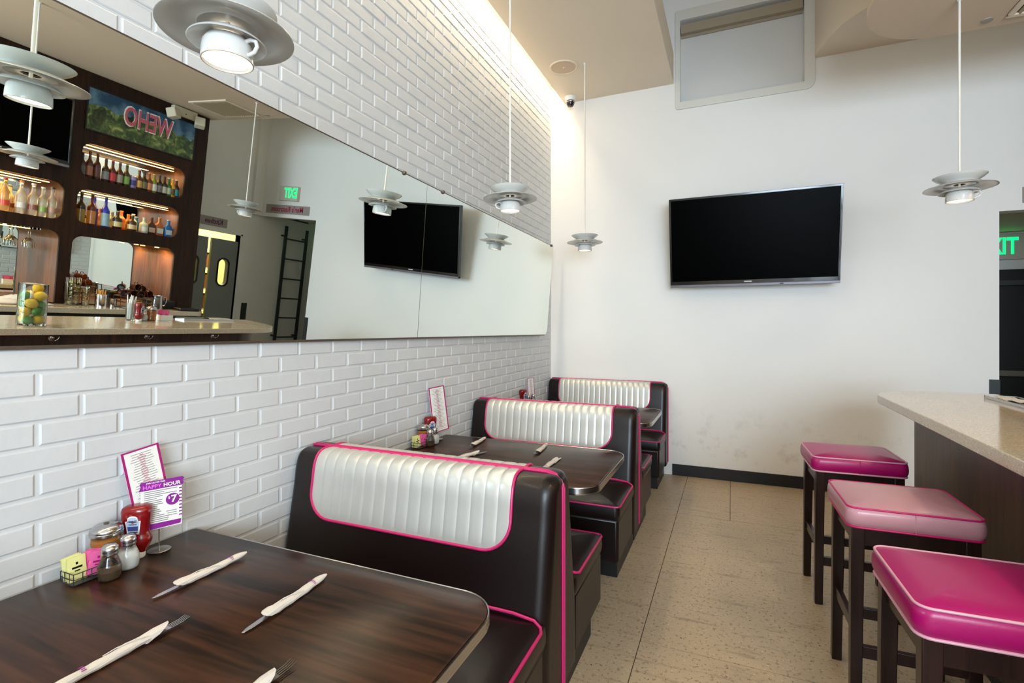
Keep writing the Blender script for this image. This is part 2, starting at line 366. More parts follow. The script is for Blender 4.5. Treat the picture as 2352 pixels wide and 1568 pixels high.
# ceiling fittings
t = thing('ceiling_speaker', 'round beige ceiling speaker grille in the low left ceiling', 'speaker', (.375, 4.49, ZL))
mb = MB(); mb.lathe([(.001, -.006), (.05, -.0075), (.112, -.006)], seg=40); obj('grille', mb, mat('speaker_grille', C(205, 182, 155), .7, var=.1, scale=400), t)
mb = MB(); mb.lathe([(.112, -.006), (.118, -.010), (.126, -.008), (.13, 0)], seg=40); obj('rim', mb, m_ceil, t)
mb = MB(); mb.lathe([(.001, -.0095), (.007, -.009), (.009, -.006)], seg=12); obj('badge', mb, m_white, t)
t = thing('dome_camera', 'small security camera, white base and black dome, in the corner of the ceiling', 'camera', (.255, 5.10, ZL))
mb = MB(); mb.lathe([(.055, 0), (.052, -.03), (.045, -.045)], seg=28, cap1=True); obj('mount', mb, m_white, t)
mb = MB(); mb.lathe([(.042, -.04), (.044, -.055), (.04, -.08), (.028, -.10), (.001, -.108)], seg=28); obj('dome', mb, m_bezel, t)
mb = MB(); mb.lathe([(.0445, -.050), (.047, -.056), (.0445, -.062)], seg=28); obj('trim_ring', mb, m_steel, t)
t = thing('sprinkler_cap', 'tiny grey sprinkler cap under the curved soffit', 'sprinkler', (3.185, 3.88, ZB))
mb = MB(); mb.lathe([(.03, 0), (.028, -.006), (.001, -.008)], seg=20); obj('cap', mb, mat('grey_cap', C(150, 142, 130), .5), t)
def vent(name, label, x0, x1, y0, y1, z):
    t = thing(name, label, 'vent', ((x0+x1)/2, (y0+y1)/2, z)); hx, hy = (x1-x0)/2, (y1-y0)/2
    fr = MB(); w = .03
    for a in ((-hx, hx, -hy, -hy+w), (-hx, hx, hy-w, hy), (-hx, -hx+w, -hy+w, hy-w), (hx-w, hx, -hy+w, hy-w)): fr.box(*a, -.012, 0)
    obj('frame', fr, m_ceil, t, bev=.003)
    mb = MB()
    n = int((x1-x0-2*w)/.035)
    for i in range(n):
        x = -hx+w+(i+.5)*(2*hx-2*w)/n; mb.box(-.013, .013, -hy+w, hy-w, -.001, .001, T(x, 0, -.005) @ Matrix.Rotation(1.0, 4, 'Y'))
    obj('louvre', mb, mat('vent_beige', C(176, 158, 128), .6), t)
    mb = MB(); mb.box(-hx+w, hx-w, -hy+w, hy-w, -.0012, -.0006); obj('backing', mb, mat('vent_dark', C(60, 52, 44), .8), t)
vent('ceiling_vent', 'louvred air vent in the soffit over the bar', 3.27, 3.86, 3.46, 3.885, ZB)

# ------------------------------------------------------------------ wall mirror, leaning out at the top
MA, MBET, MX, MZ = math.radians(4.35), math.radians(-.75), .03, 1.382
Nm = Vector((math.cos(MA)*math.cos(MBET), math.sin(MBET), -math.sin(MA))).normalized()
def mir(y, z):      # point of the mirror plane
    P0 = Vector((MX, 2.5, MZ)); x = MX-(Nm.y*(y-2.5)+Nm.z*(z-MZ))/Nm.x
    return Vector((x, y, z))
def mtop(y): return 2.343-.0176*(y-.98)
def mbot(y): return 1.394-.004*(y-.7)
YS = 2.622
def panel(name, label, ya, yb, rc):
    t = thing(name, label, 'mirror', tuple(mir((ya+yb)/2, MZ)), 0, 'tilted mirror panels on the brick wall')
    o = Vector(t.location)
    pl = [(ya, mbot(ya)), (yb-rc, mbot(yb))]
    if rc: pl += [(yb-rc+rc*math.sin(a), mbot(yb)+rc-rc*math.cos(a)) for a in [PI/2*i/6 for i in range(1, 7)]]
    else: pl += [(yb, mbot(yb))]
    pl += [(yb, mtop(yb)), (ya, mtop(ya))]
    f = [mir(y, z)-o for y, z in pl]
    mb = MB(); mb.loft([[tuple(p) for p in f], [tuple(p-Nm*.006) for p in f]], True, True, True)
    obj('glass', mb, m_mirror, t, smooth=0)
    mb = MB()
    c = [mir(y, mtop(y))-o-Nm*.003 for y in (ya, yb)]; mb.tube([tuple(c[0]), tuple(c[1])], .0045, 6)
    obj('top_channel', mb, m_bronze, t)
    mb = MB(); c = [mir(y, mbot(y)-.006)-o for y in (ya, yb-rc)]
    mb.loft([[(p.x+.003, p.y, p.z+.008), (p.x-.022, p.y, p.z+.008), (p.x-.022, p.y, p.z-.002), (p.x+.003, p.y, p.z-.002)] for p in c]); obj('bottom_channel', mb, m_bronze, t, smooth=0)
    return t, o
tA, oA = panel('wall_mirror', 'long mirror panel on the brick wall showing the bar, left of the seam', -1.2, YS-.002, 0)
tB, oB = panel('wall_mirror', 'mirror panel on the brick wall next to the far corner, right of the seam', YS+.002, 4.915, .07)
for tt, oo, y in ((tA, oA, 2.39), (tB, oB, 2.80), (tB, oB, 4.86)):
    mb = MB(); p = mir(y, mtop(y))-oo; mb.sphere(tuple(p+Nm*.001), .013, seg=12); obj('clip', mb, m_bronze, tt)

# ------------------------------------------------------------------ booth benches
PROF0 = [(0, .905), (-.04, .908), (-.075, .900), (-.097, .876), (-.110, .835), (-.121, .76), (-.139, .66), (-.156, .56), (-.174, .46), (-.188, .38), (-.195, .25), (-.195, .12)]
def crom(P, n=5):
    out = []
    for i in range(len(P)-1):
        p0, p1, p2, p3 = P[max(i-1, 0)], P[i], P[i+1], P[min(i+2, len(P)-1)]
        for k in range(n):
            t = k/n; out.append(tuple(.5*((2*b)+(-a+c)*t+(2*a-5*b+4*c-d)*t*t+(-a+3*b-3*c+d)*t**3) for a, b, c, d in zip(p0, p1, p2, p3)))
    return out+[P[-1]]
PROF = crom(PROF0)
SL = [0]
for a, b in zip(PROF, PROF[1:]): SL.append(SL[-1]+math.dist(a, b))
def prof(s, off=0):
    s = max(0, min(s, SL[-1])); i = 0
    while i < len(SL)-2 and SL[i+1] < s: i += 1
    f = (s-SL[i])/(SL[i+1]-SL[i]); a, b = PROF[i], PROF[i+1]; y = a[0]+(b[0]-a[0])*f; z = a[1]+(b[1]-a[1])*f
    dy, dz = b[0]-a[0], b[1]-a[1]; l = math.hypot(dy, dz); ny, nz = dz/l, -dy/l
    if s < .02: ny, nz = 0, 1
    return y+ny*off, z+nz*off
S60 = next(SL[i] for i in range(len(SL)) if PROF[i][1] < .648)
BX0, BX1 = -.602, .606            # local x of the bench (centre at .614)
def make_bench(name, label, single=False):
    t = thing(name, label, 'booth bench', (.614, 0, 0), 0, 'brown vinyl booth benches along the brick wall')
    st = [(BX0, .02), (BX0+.006, .006), (BX0+.02, 0), (BX1-.05, 0)]+[(BX1-.05+.05*math.sin(a), .05*(1-math.cos(a))) for a in [PI/2*i/6 for i in range(1, 7)]]
    ss = [SL[-1]*i/46 for i in range(47)]
    rings = []
    for x, e in st:
        r = []
        for s in ss:
            y, z = prof(s, -e*(1 if s > .05 else .6)); r.append((x, min(y, -.001), z))
        r.append((x, -.001, .12)); rings.append(r)
    mb = MB(); mb.loft(rings); obj('backrest', mb, m_vinyl, t, smooth=50)
    # pearl channel-tufted insert, folded over the top
    xa, xb, rc, nch = BX0+.118, BX1-.155, .11, 17
    def s1(x):
        d = min(x-xa, xb-x)
        return S60-(rc-math.sqrt(max(0, rc*rc-(rc-d)**2)) if d < rc else 0)
    rows = []; cols = []
    for c in range(nch):
        for k in range(6): cols.append((xa+(xb-xa)*(c+k/6)/nch, k/6))
    cols.append((xb, 0))
    for k in range(31):
        row = []
        for x, f in cols:
            s = s1(x)*k/30; edge = min(1, (30-k)/2)
            off = .0032+.0013*edge*math.sqrt(max(0, math.sin(PI*f))) if f else .0018
            y, z = prof(s, off); row.append((x, y, z))
        rows.append(row)
    mb = MB(); mb.grid(rows); obj('tufted_insert', mb, m_cream, t, smooth=24)
    mb = MB(); path = []
    def add(x, s, o=.004): y, z = prof(s, o); path.append((x, y, z))
    for i in range(13): add(xa, (S60-rc)*i/12)
    for i in range(1, 8): a = PI/2*i/8; add(xa+rc-rc*math.cos(a), S60-rc+rc*math.sin(a))
    for i in range(0, 13): add(xa+rc+(xb-xa-2*rc)*i/12, S60)
    for i in range(1, 8): a = PI/2*i/8; add(xb-rc+rc*math.sin(a), S60-rc+rc*math.cos(a))
    for i in range(13): add(xb, (S60-rc)*(12-i)/12)
    mb.tube(path, .0055, 8)
    mb.tube([(BX0+.01, -.004, .910), (BX0+.2, -.004, .910), (xb, -.004, .910), (BX1-.06, -.004, .909), (BX1-.03, -.004, .900), (BX1-.008, -.005, .88), (BX1+.001, -.005, .85), (BX1+.001, -.005, .70), (BX1+.001, -.005, .30), (BX1+.001, -.005, .13)], .0058, 8)
    obj('piping', mb, m_pink, t)
    # seat
    mb = MB(); cushion(mb, BX0+.002, BX1-.004, -.642, -.16, .36, .442, .03, .004, .022, .012); obj('seat', mb, m_vinyl, t, smooth=50)
    mb = MB(); mb.tube([(BX0+.01, -.640, .440), (BX1-.03, -.640, .440), (BX1-.012, -.634, .440), (BX1-.003, -.618, .440), (BX1-.003, -.225, .440), (BX1-.012, -.205, .446), (BX1-.04, -.190, .456), (BX1-.12, -.184, .462), (BX0+.02, -.184, .462)], .0055, 8); obj('seat_piping', mb, m_pink, t)
    mb = MB(); mb.box(BX0+.004, BX1-.008, -.636, -.18, .12, .37); obj('seat_base', mb, m_vinyl, t, bev=.018)
    mb = MB(); mb.box(BX0+.004, BX1-.035, -.54, -.012, 0, .125); obj('kick_plate', mb, m_black, t, bev=.002)
    return t
RIDGE = (1.80, 3.485)
b1 = make_bench('booth_bench', 'nearest brown booth bench with pearl tufted back, facing the near table'); b1.location.y = RIDGE[0]-.004
b = dup(b1, (.614, RIDGE[0]+.004, 0), label='booth bench back to back with the nearest one, facing the middle table', scale=(1, -1, 1))
b = dup(b1, (.614, RIDGE[1]-.004, 0), label='middle booth bench with pearl back behind the middle table, seat towards the camera')
b = dup(b1, (.614, RIDGE[1]+.004, 0), label='booth bench hidden behind the middle bench back, facing the farthest table', scale=(1, -1, 1))
b = dup(b1, (.614, .05, 0), label='booth bench on the near side of the nearest table, below the photo', scale=(1, -1, 1))
b = dup(b1, (.614, 5.205, 0), label='last booth bench standing against the far wall under the wall corner', scale=(1, .93, 1))

# ------------------------------------------------------------------ dining tables
def make_table(label):
    t = thing('dining_table', label, 'table', (.62, 0, 0), 0, 'walnut laminate tables between the benches')
    x0, x1, hy = -.606, .613, .385; z = ZT
    out = rrect(x0, x1, -hy, hy, [.012, .115, .115, .012], 10)
    mb = MB(); q = [(x*(1-.002/abs(x) if abs(x) > .1 else 1), y) for x, y in out]
    mb.loft([[(x, y, z-.034) for x, y in q], [(x, y, z-.0015) for x, y in q], [(x-math.copysign(.0015, x), y-math.copysign(.0015, y), z) for x, y in q]])
    obj('tabletop', mb, m_lam, t, smooth=40)
    mb = MB(); rings = []
    pr = [(0, -.003), (.003, -.001)]+[(.003+(.0022 if i % 2 else 0), -.002-.0064*i*.78) for i in range(1, 7)]+[(.003, -.034), (0, -.036)]
    cx, cy = (x0+x1)/2, 0
    n = len(out)
    for dz, (o, h) in enumerate(pr):
        r = []
        for i in range(n):
            a, b = Vector(out[i-1]), Vector(out[(i+1) % n]); tg = (b-a).normalized(); nn = Vector((tg.y, -tg.x)); p = Vector(out[i])+nn*o
            r.append((p.x, p.y, z+h+.0015))
        rings.append(r)
    mb.loft(rings, True, False, False); obj('ribbed_metal_edge', mb, m_steel, t, smooth=50, label='ribbed metal edge band')
    mb = MB(); mb.cyl(.25, 0, .02, z-.045, .038, 28); obj('column', mb, m_black, t)
    mb = MB(); mb.box(.05, .45, -.16, .16, z-.046, z-.034); obj('top_plate', mb, m_black, t)
    mb = MB()
    for a in (0, PI/2): mb.box(-.28, .28, -.035, .035, 0, .03, T(.25, 0, 0) @ Matrix.Rotation(a+PI/4, 4, 'Z'))
    obj('cross_base', mb, m_black, t, bev=.008)
    mb = MB(); mb.box(x0-.002, x0+.05, -.3, .3, z-.085, z-.036); obj('wall_cleat', mb, m_black, t)
    return t
TY = (.845, 2.60, 4.295)
t1 = make_table('nearest walnut table with ribbed metal edge and four cutlery rolls'); t1.location.y = TY[0]
dup(t1, (.62, TY[1], 0), label='middle walnut table between two booth benches, menu card against the wall')
dup(t1, (.62, TY[2], 0), label='farthest walnut table, mostly hidden behind the middle bench')

# ------------------------------------------------------------------ cutlery rolls
def make_roll(label, kind):
    t = thing('cutlery_roll', label, 'cutlery roll', (0, 0, 0), 0, 'cutlery rolled in paper napkins')
    mb = MB(); n = 11; rings = []
    for i in range(15):
        f = i/14; y = -.105+.21*f; r = .0130-.0042*f+.0011*math.sin(f*9+1)+.0009*math.sin(f*23)+(.0016 if .30 < f < .55 else 0); ring = []
        for k in range(n):
            a = 2*PI*k/n+.55*f; rr = r*(1+.16*math.sin(a*1+f*5)+.05*math.sin(3*a+f*17)); yy = y
            if i == 0: yy = y-.030*math.cos(a-1.2)+.012
            if i == 1: yy = y-.014*math.cos(a-1.2)+.008
            if i == 14: yy = y+.006*math.sin(2*a)
            ring.append((rr*math.cos(a)*1.12, yy, max(.0010, .0098+rr*.80*math.sin(a))))
        rings.append(ring)
    inner = [[(x*.82, y+.001, (z-.0105)*.8+.0105) for x, y, z in rings[0]], [(x*.7, y+.05, (z-.0105)*.7+.0105) for x, y, z in rings[0]]]
    mb.loft([inner[1], inner[0]]+rings, True, True, True); obj('napkin', mb, m_napkin, t, smooth=22)
    mb = MB(); mb.tube([(-.009, -.075, .017), (-.002, -.045, .0216), (.006, -.012, .0205), (.0115, .012, .015)], .0011, 6); obj('napkin_fold', mb, m_napkin, t)
    # small printed band near the thin end
    mb = MB()
    for i in range(6):
        a = .55+.36*i; rr = .0122; mb.box(-.0009, .0009, -.003-.0012*(i % 2), .003+.001*(i % 3), -.0004, .0004, T(rr*math.cos(a)*1.05, .055, .0098+rr*.84*math.sin(a)) @ Matrix.Rotation(PI/2-a, 4, 'Y'))
    obj('printed_mark', mb, m_ink, t, smooth=0)
    if kind == 'knife':
        mb = MB(); pts = [(-.0075, -.08), (-.0085, -.12), (-.0075, -.158), (-.003, -.176), (.003, -.172), (.0065, -.155), (.0075, -.12), (.007, -.08)]
        mb.prism(pts, .0045, .0062); obj('knife_blade', mb, m_steel, t, bev=.0004)
    else:
        mb = MB(); rows = []
        mb.prism([(-.004, -.07), (-.010, -.112), (-.0105, -.122), (.0105, -.122), (.010, -.112), (.004, -.07)], .008, .0097)
        for k in range(4):
            x = -.0088+.00587*k; mb.loft([[(x-.0014, -.120, .008), (x+.0014, -.120, .008), (x+.0014, -.120, .0097), (x-.0014, -.120, .0097)], [(x-.0012, -.148, .0085), (x+.0012, -.148, .0085), (x+.0012, -.148, .0100), (x-.0012, -.148, .0100)], [(x-.0006, -.166, .0125), (x+.0006, -.166, .0125), (x+.0006, -.166, .0136), (x-.0006, -.166, .0136)]])
        obj('fork_tines', mb, m_steel, t)
    return t
def at_roll(o, a, b, label, flip=False):
    (x0, y0), (x1, y1) = a, b; o.location = ((x0+x1)/2, (y0+y1)/2, ZT+.0005); o.rotation_euler = (0, 0, math.atan2(y1-y0, x1-x0)-PI/2+(PI if flip else 0)); o['label'] = label
kr = make_roll('x', 'knife'); fr_ = make_roll('x', 'fork')
at_roll(kr, (.384, .918), (.381, 1.148), 'cutlery roll with dark blade tip nearest the condiments on the near table')
at_roll(dup(kr), (.733, .915), (.719, 1.126), 'cutlery roll with a knife blade sticking out, middle of the near table')
at_roll(fr_, (.56, .594), (.561, .74), 'cutlery roll with fork tines showing at the front left of the near table', True)
at_roll(dup(fr_), (.93, .55), (.933, .74), 'cutlery roll at the bottom edge of the photo with only fork tines in view', True)
at_roll(dup(fr_), (.349, 2.735), (.326, 2.962), 'cutlery roll on the middle table closest to the wall, by the far edge')
at_roll(dup(fr_), (.773, 2.72), (.752, 2.959), 'cutlery roll on the middle table, far edge, towards the aisle')
at_roll(dup(kr), (.916, 2.40), (.926, 2.612), 'cutlery roll on the middle table lying closest to the aisle corner', True)
at_roll(dup(kr), (.40, 2.40), (.46, 2.56), 'cutlery roll on the middle table half hidden by the nearest bench back', True)

# ------------------------------------------------------------------ condiments
def make_shaker(label, fill, mfill, group):
    t = thing('%s_shaker' % fill, label, 'shaker', (0, 0, 0), 0, group)
    rib = lambda z, r: r+.0009*math.sin(z*950)
    pr = [(.002, .001), (.024, .001), (.027, .006)]+[(rib(z, r), z) for z, r in ((.012, .0285), (.018, .0295), (.024, .030), (.030, .0297), (.036, .0285), (.042, .0268), (.048, .0245), (.054, .0222), (.060, .0205))]+[(.0185, .066), (.0178, .074)]
    mb = MB(); mb.lathe(pr, seg=28, cap0=True); obj('glass_body', mb, m_glass, t, smooth=80)
    mb = MB(); h = .058 if fill == 'salt' else .026; pi = [(max(.001, r-.0025), z+.002) for r, z in pr if z < h]; pi.append((.001, pi[-1][1])); mb.lathe(pi, seg=24, cap0=True); obj('contents', mb, mfill, t, smooth=80)
    mb = MB(); mb.lathe([(.0178, .070), (.0205, .070), (.0212, .074), (.0205, .0775), (.0205, .080), (.0212, .083), (.020, .092), (.014, .099), (.001, .1015)], seg=28); obj('metal_cap', mb, m_steel, t, smooth=50)
    return t
def make_jar(label):
    t = thing('spice_jar', label, 'jar', (0, 0, 0), 0, 'glass jars of orange spice on the tables')
    pr = [(.002, .001), (.034, .001), (.038, .006)]+[(.0378+.0014*math.sin(i*PI/2), .012+.0075*i) for i in range(11)]+[(.037, .096), (.0365, .104)]
    mb = MB(); mb.lathe(pr, seg=32, cap0=True); obj('glass_body', mb, m_glass, t, smooth=80)
    mb = MB(); pi = [(max(.001, r-.003), z+.003) for r, z in pr[:-2]]; pi.append((.001, pi[-1][1])); mb.lathe(pi, seg=28, cap0=True); obj('contents', mb, m_spice, t, smooth=80)
    mb = MB(); mb.lathe([(.037, .100), (.042, .100), (.0425, .106), (.041, .108), (.042, .111), (.040, .118), (.030, .127), (.001, .1315)], seg=32); obj('metal_lid', mb, m_steel, t, smooth=40)
    mb = MB(); mb.lathe([(.007, .1305), (.007, .134), (.001, .135)], seg=10); obj('pour_hole_cap', mb, m_bronze, t)
    return t
def make_ketchup(label):
    t = thing('ketchup_bottle', label, 'bottle', (0, 0, 0), 0, 'upside-down red ketchup bottles')
    mb = MB(); mb.lathe([(.001, 0), (.021, 0), (.0225, .003), (.0225, .020), (.020, .024)], seg=30, sx=1, sy=1, cap1=True); obj('cap', mb, m_white, t, smooth=40)
    secs = [(.022, .018), (.028, .030), (.034, .045), (.0365, .056), (.0345, .066), (.031, .074), (.0305, .085), (.033, .110), (.0355, .125), (.037, .140), (.037, .150), (.034, .158), (.026, .1635), (.012, .1645), (.001, .1642)]
    rings = []
    for r, z in secs:
        rings.append([(r*.80*math.copysign(abs(math.cos(a))**.8, math.cos(a)), r*1.12*math.copysign(abs(math.sin(a))**.8, math.sin(a)), z) for a in [2*PI*i/36 for i in range(36)]])
    mb = MB(); mb.loft(rings, True, True, True); obj('bottle_body', mb, m_red, t, smooth=60)
    # keystone label on the front (+x face)
    key = [(-.016, -.030), (.016, -.030), (.021, .010), (.0215, .012), (.0145, .0125), (.0135, .023), (.008, .0275), (0, .029), (-.008, .0275), (-.0135, .023), (-.0145, .0125), (-.0215, .012), (-.021, .010)]
    def bow(y, z):
        zz = .109+z; k = 0
        while k < len(secs)-2 and secs[k+1][1] < zz: k += 1
        f = (zz-secs[k][1])/(secs[k+1][1]-secs[k][1]); r = secs[k][0]+(secs[k+1][0]-secs[k][0])*f
        c_ = max(0, 1-min(1, abs(y)/(r*1.12))**(1/.4)) ** .4
        return r*.80*c_+.0004
    def plate(nm, pts, sc, dx, m, par):
        q = MB(); pp_ = [(y*sc, z*sc) for y, z in pts]
        q.loft([[(bow(y, z)+dx, y, .109+z) for y, z in pp_], [(bow(y, z)+dx-.003, y, .109+z) for y, z in pp_]]); return obj(nm, q, m, par, smooth=0)
    lb = plate('label', key, 1.0, .0006, m_label, t); plate('label_panel', key, .86, .0011, cmat(168, 182, 206), lb)
    plate('label_band', [(-.0135, -.018), (.0135, -.018), (.0145, -.004), (-.0145, -.004)], 1, .0016, m_blue, lb)
    q = MB(); q.text('HEINZ', .0085, T(bow(0, .016)+.0016, 0, .121) @ FACE_E); q.text('TOMATO', .0052, T(bow(0, 0)+.0016, 0, .111) @ FACE_E); q.text('KETCHUP', .0052, T(bow(0, -.022)+.0016, 0, .0865) @ FACE_E); obj('label_text', q, m_bezel, lb, smooth=0)
    return t
def make_caddy(label):
    t = thing('packet_caddy', label, 'caddy', (0, 0, 0), 0, 'small wire caddies of sweetener packets')
    mb = MB(); hx, hy, h = .032, .044, .034
    for z in (.004, .018, h): mb.tube([(x, y, z) for x, y in rrect(-hx, hx, -hy, hy, .006, 3)], .0014, 6, True)
    for i in range(5):
        y = -hy+2*hy*i/4; mb.tube([(-hx, y, h), (-hx, y, .004), (hx, y, .004), (hx, y, h)], .0011, 6)
    for x in (-.012, .012): mb.tube([(x, -hy, h), (x, -hy, .004), (x, hy, .004), (x, hy, h)], .0011, 6)
    mb.box(-hx, hx, -hy, hy, .0028, .0042); obj('wire_frame', mb, m_dgrey, t)
    return t
def make_packet(name, label, m, group, txt):
    t = thing(name, label, 'sweetener packet', (0, 0, 0), 0, group)
    mb = MB(); rows = []
    w, h = .0215, .068
    def z(i, k): return .0016*math.sin(PI*i/8)*math.sin(PI*k/8)+.0004*math.sin(3*i+k)
    f = [[((-w+2*w*i/8), h*k/8, z(i, k)+.0003) for i in range(9)] for k in range(9)]
    bk = [[((-w+2*w*i/8), h*k/8, -z(i, k)-.0003) for i in range(9)] for k in range(9)]
    mb.grid(f); mb.grid(bk); obj('paper', mb, m, t, smooth=60)
    mb = MB(); mb.box(-w*.55, w*.55, h*.52, h*.60, .0018, .0022); mb.box(-w*.3, w*.3, h*.40, h*.45, .0018, .0022); mb.box(-w*.12, w*.12, h*.68, h*.78, .0016, .0021); obj('print', mb, txt, t, smooth=0)
    return t
def packets(cx, cy, z, where, rz, ny, npk):
    out = []
    for kind, nm, m, tx, cnt, sgn in (('yellow', 'yellow_sweetener_packet', m_yel, m_bezel, ny, -1), ('pink', 'pink_sweetener_packet', m_pkt, m_magcard, npk, 1)):
        first = None
        for i in range(cnt):
            lb = '%s sweetener packet in the wire caddy %s' % (kind, where); gr = '%s packets %s' % (kind, where)
            if first is None: first = make_packet(nm, lb, m, gr, tx); o = first
            else: o = dup(first)
            lx = (-.022+.044*(i+.5)/cnt)*.75+sgn*.006; ly = sgn*.0205-(.004 if sgn > 0 else 0)
            v = Matrix.Rotation(rz, 3, 'Z') @ Vector((lx, ly, 0))
            o.location = (cx+v.x, cy+v.y, z+(.0055 if sgn < 0 else .0085))
            o.rotation_euler = Euler((PI/2+RND.uniform(-.05, .05), sgn*RND.uniform(.02, .22), PI/2+rz+RND.uniform(-.2, .2)-.25))
            out.append(o)
c0 = make_caddy('small wire caddy of yellow and pink packets on the near table'); c0.location = (.082, .858, ZT+.0005)
packets(.082, .858, ZT, 'on the near table', 0, 4, 5)
gs = 'glass salt and pepper shakers on the tables'
pep = make_shaker('pepper shaker with clear ribbed glass on the near table', 'pepper', m_pepper, gs); pep.location = (.150, .884, ZT+.0005)
sal = make_shaker('salt shaker full of white salt on the near table', 'salt', m_salt, gs); sal.location = (.124, .947, ZT+.0005)
jar = make_jar('wide glass jar of orange spice with metal lid on the near table'); jar.location = (.058, .925, ZT+.0005)
ket = make_ketchup('upside-down red ketchup bottle with blue keystone label on the near table'); ket.location = (.072, 1.003, ZT+.0005); ket.rotation_euler.z = -.95
c1 = dup(c0, (.062, 2.60, ZT+.0005), label='small wire caddy of packets on the middle table'); packets(.062, 2.60, ZT, 'on the middle table', 0, 3, 4)
dup(pep, (.10, 2.655, ZT+.0005), label='pepper shaker on the middle table beside the pink packets')
dup(sal, (.09, 2.725, ZT+.0005), label='salt shaker on the middle table, right of the pepper')
dup(jar, (.045, 2.665, ZT+.0005), label='orange spice jar on the middle table in front of the ketchup')
dup(ket, (.052, 2.735, ZT+.0005), rz=-.5, label='red ketchup bottle on the middle table beside the menu card')
dup(ket, (.06, 4.27, ZT+.0005), rz=-.3, label='red ketchup bottle on the farthest table, top showing over the bench')
dup(sal, (.07, 4.38, ZT+.0005), label='salt shaker on the farthest table'); dup(pep, (.085, 4.46, ZT+.0005), label='pepper shaker on the farthest table')

# menus
def make_menu(label, w, h):
    t = thing('menu_card', label, 'menu', (0, 0, 0), 0, 'white menu cards with magenta borders')
    mb = MB(); mb.box(-.001, .001, -w/2, w/2, 0, h); obj('card', mb, m_card, t, smooth=0)
    mb = MB(); b = .007
    for a in ((-w/2, -w/2+b, 0, h), (w/2-b, w/2, 0, h), (-w/2+b, w/2-b, 0, b), (-w/2+b, w/2-b, h-b, h)): mb.box(.0009, .0014, *a)
    for a in ((-w/2, -w/2+b, 0, h), (w/2-b, w/2, 0, h), (-w/2+b, w/2-b, 0, b), (-w/2+b, w/2-b, h-b, h)): mb.box(-.0014, -.0009, *a)
    obj('border', mb, m_magcard, t, smooth=0)
    q = MB(); n = int(h/.0105)
    for i in range(n-2):
        z = h-.022-i*.0105; k = RND.uniform(.55, .92); q.box(.0009, .0013, -w*.40*k, w*.40*k, z, z+.0022)
    obj('printed_lines', q, m_grey, t, smooth=0)
    q = MB()
    for i in range(n-4):
        z = h-.028-i*.0105; k = RND.uniform(.1, .3); q.box(.0009, .0014, -w*.4*k, w*.4*k, z-.001, z+.002)
    obj('printed_prices', q, mat('rose_print', C(190, 90, 120), .6, var=0), t, smooth=0)
    return t
mn = make_menu('white menu card with magenta border leaning on the wall behind the ketchup, near table', .108, .335)
mn.location = (.062, 1.066, ZT+.088); mn.rotation_euler = Euler((math.radians(8), math.radians(-6), math.radians(-3))); mn.scale = (1, 1.05, .74)
m2 = dup(mn, (.072, 2.835, ZT+.055), label='white menu card standing against the wall on the middle table'); m2.rotation_euler = Euler((math.radians(2), math.radians(-7), math.radians(-8))); m2.scale = (1, 1.45, .86)
m3 = dup(mn, (.06, 4.50, ZT+.001), label='narrow pinkish menu card on the farthest table beside the ketchup'); m3.rotation_euler = Euler((0, math.radians(-5), math.radians(-12)))
def make_holder(label, z):
    t = thing('card_holder', label, 'card holder', (0, 0, 0), 0, 'metal card holders')
    mb = MB(); mb.lathe([(.001, 0), (.032, 0), (.033, .002), (.030, .0038), (.006, .0055), (.001, .006)], seg=32); obj('base', mb, m_steel, t)
    mb = MB(); mb.tube([(0, 0, .004), (0, 0, z)], .0018, 8); obj('stem', mb, m_steel, t)
    mb = MB(); mb.tube([(0, .012*math.cos(a), z+.008+.012*math.sin(a)) for a in [2*PI*i/14 for i in range(15)]], .0013, 6); obj('clip_ring', mb, m_steel, t)
    return t
hd = make_holder('round metal card holder with thin stem beside the ketchup on the near table', .075); hd.location = (.085, 1.062, ZT+.0005)
dup(hd, (.045, 2.835, ZT+.0005), label='metal card holder behind the menu on the middle table')
t = thing('happy_hour_card', 'white and purple happy hour card with price spot held by the card holder', 'card', (.0915, 1.066, ZT+.072), math.radians(-22))
mb = MB(); mb.box(-.0008, .0008, -.056, .056, 0, .152); obj('card', mb, m_card, t, smooth=0)
q = MB(); zig = [(-.061, .129), (-.056, .143), (-.059, .151), (-.055, .157), (.058, .157), (.063, .151), (.057, .144), (.062, .137), (.057, .129)]
q.loft([[(.0009, y, z) for y, z in zig], [(.0016, y, z) for y, z in zig]]); zig = [(-.056, 0), (.052, .004), (.054, .018), (-.056, .020)]
q.loft([[(.0009, y, z) for y, z in zig], [(.0016, y, z) for y, z in zig]]); q.lathe([(.019, 0), (.019, .0018), (.001, .0018)], (0, 0, 0), 30, M=T(.0004, .030, .088) @ Matrix.Rotation(PI/2, 4, 'Y'))
for i in range(9): q.box(.0009, .0015, .048, .056, .03+i*.011, .034+i*.011)
obj('purple_print', q, m_purple, t, smooth=0)
q = MB(); q.text('HAPPY', .0165, T(.0022, -.026, .1385) @ FACE_E @ Matrix.Shear('XZ', 4, (.0, .0)), bold=True); obj('happy_lettering', q, mat('orchid_print', C(226, 110, 214), .5, var=0), t, smooth=0)
q = MB(); q.text('HOUR', .0165, T(.0022, .028, .1385) @ FACE_E, bold=True); q.text('JOIN US FOR OUR', .0062, T(.0022, -.016, .1515) @ FACE_E, bold=True); q.text('7', .032, T(.0026, .033, .088) @ FACE_E, bold=True); q.text('$', .012, T(.0026, .020, .094) @ FACE_E)
obj('lettering', q, m_card, t, smooth=0)
q = MB()
for i in range(17):
    z = .1225-i*.0062; w = RND.uniform(.55, .98); e = .042 if i < 3 or i > 13 else .006
    q.box(.0008, .0013, -.048, -.048+w*(.052+e), z, z+.0024)
for i in range(3): q.box(.0008, .0013, .012+.004*i, .042, .05-i*.007, .052-i*.007)
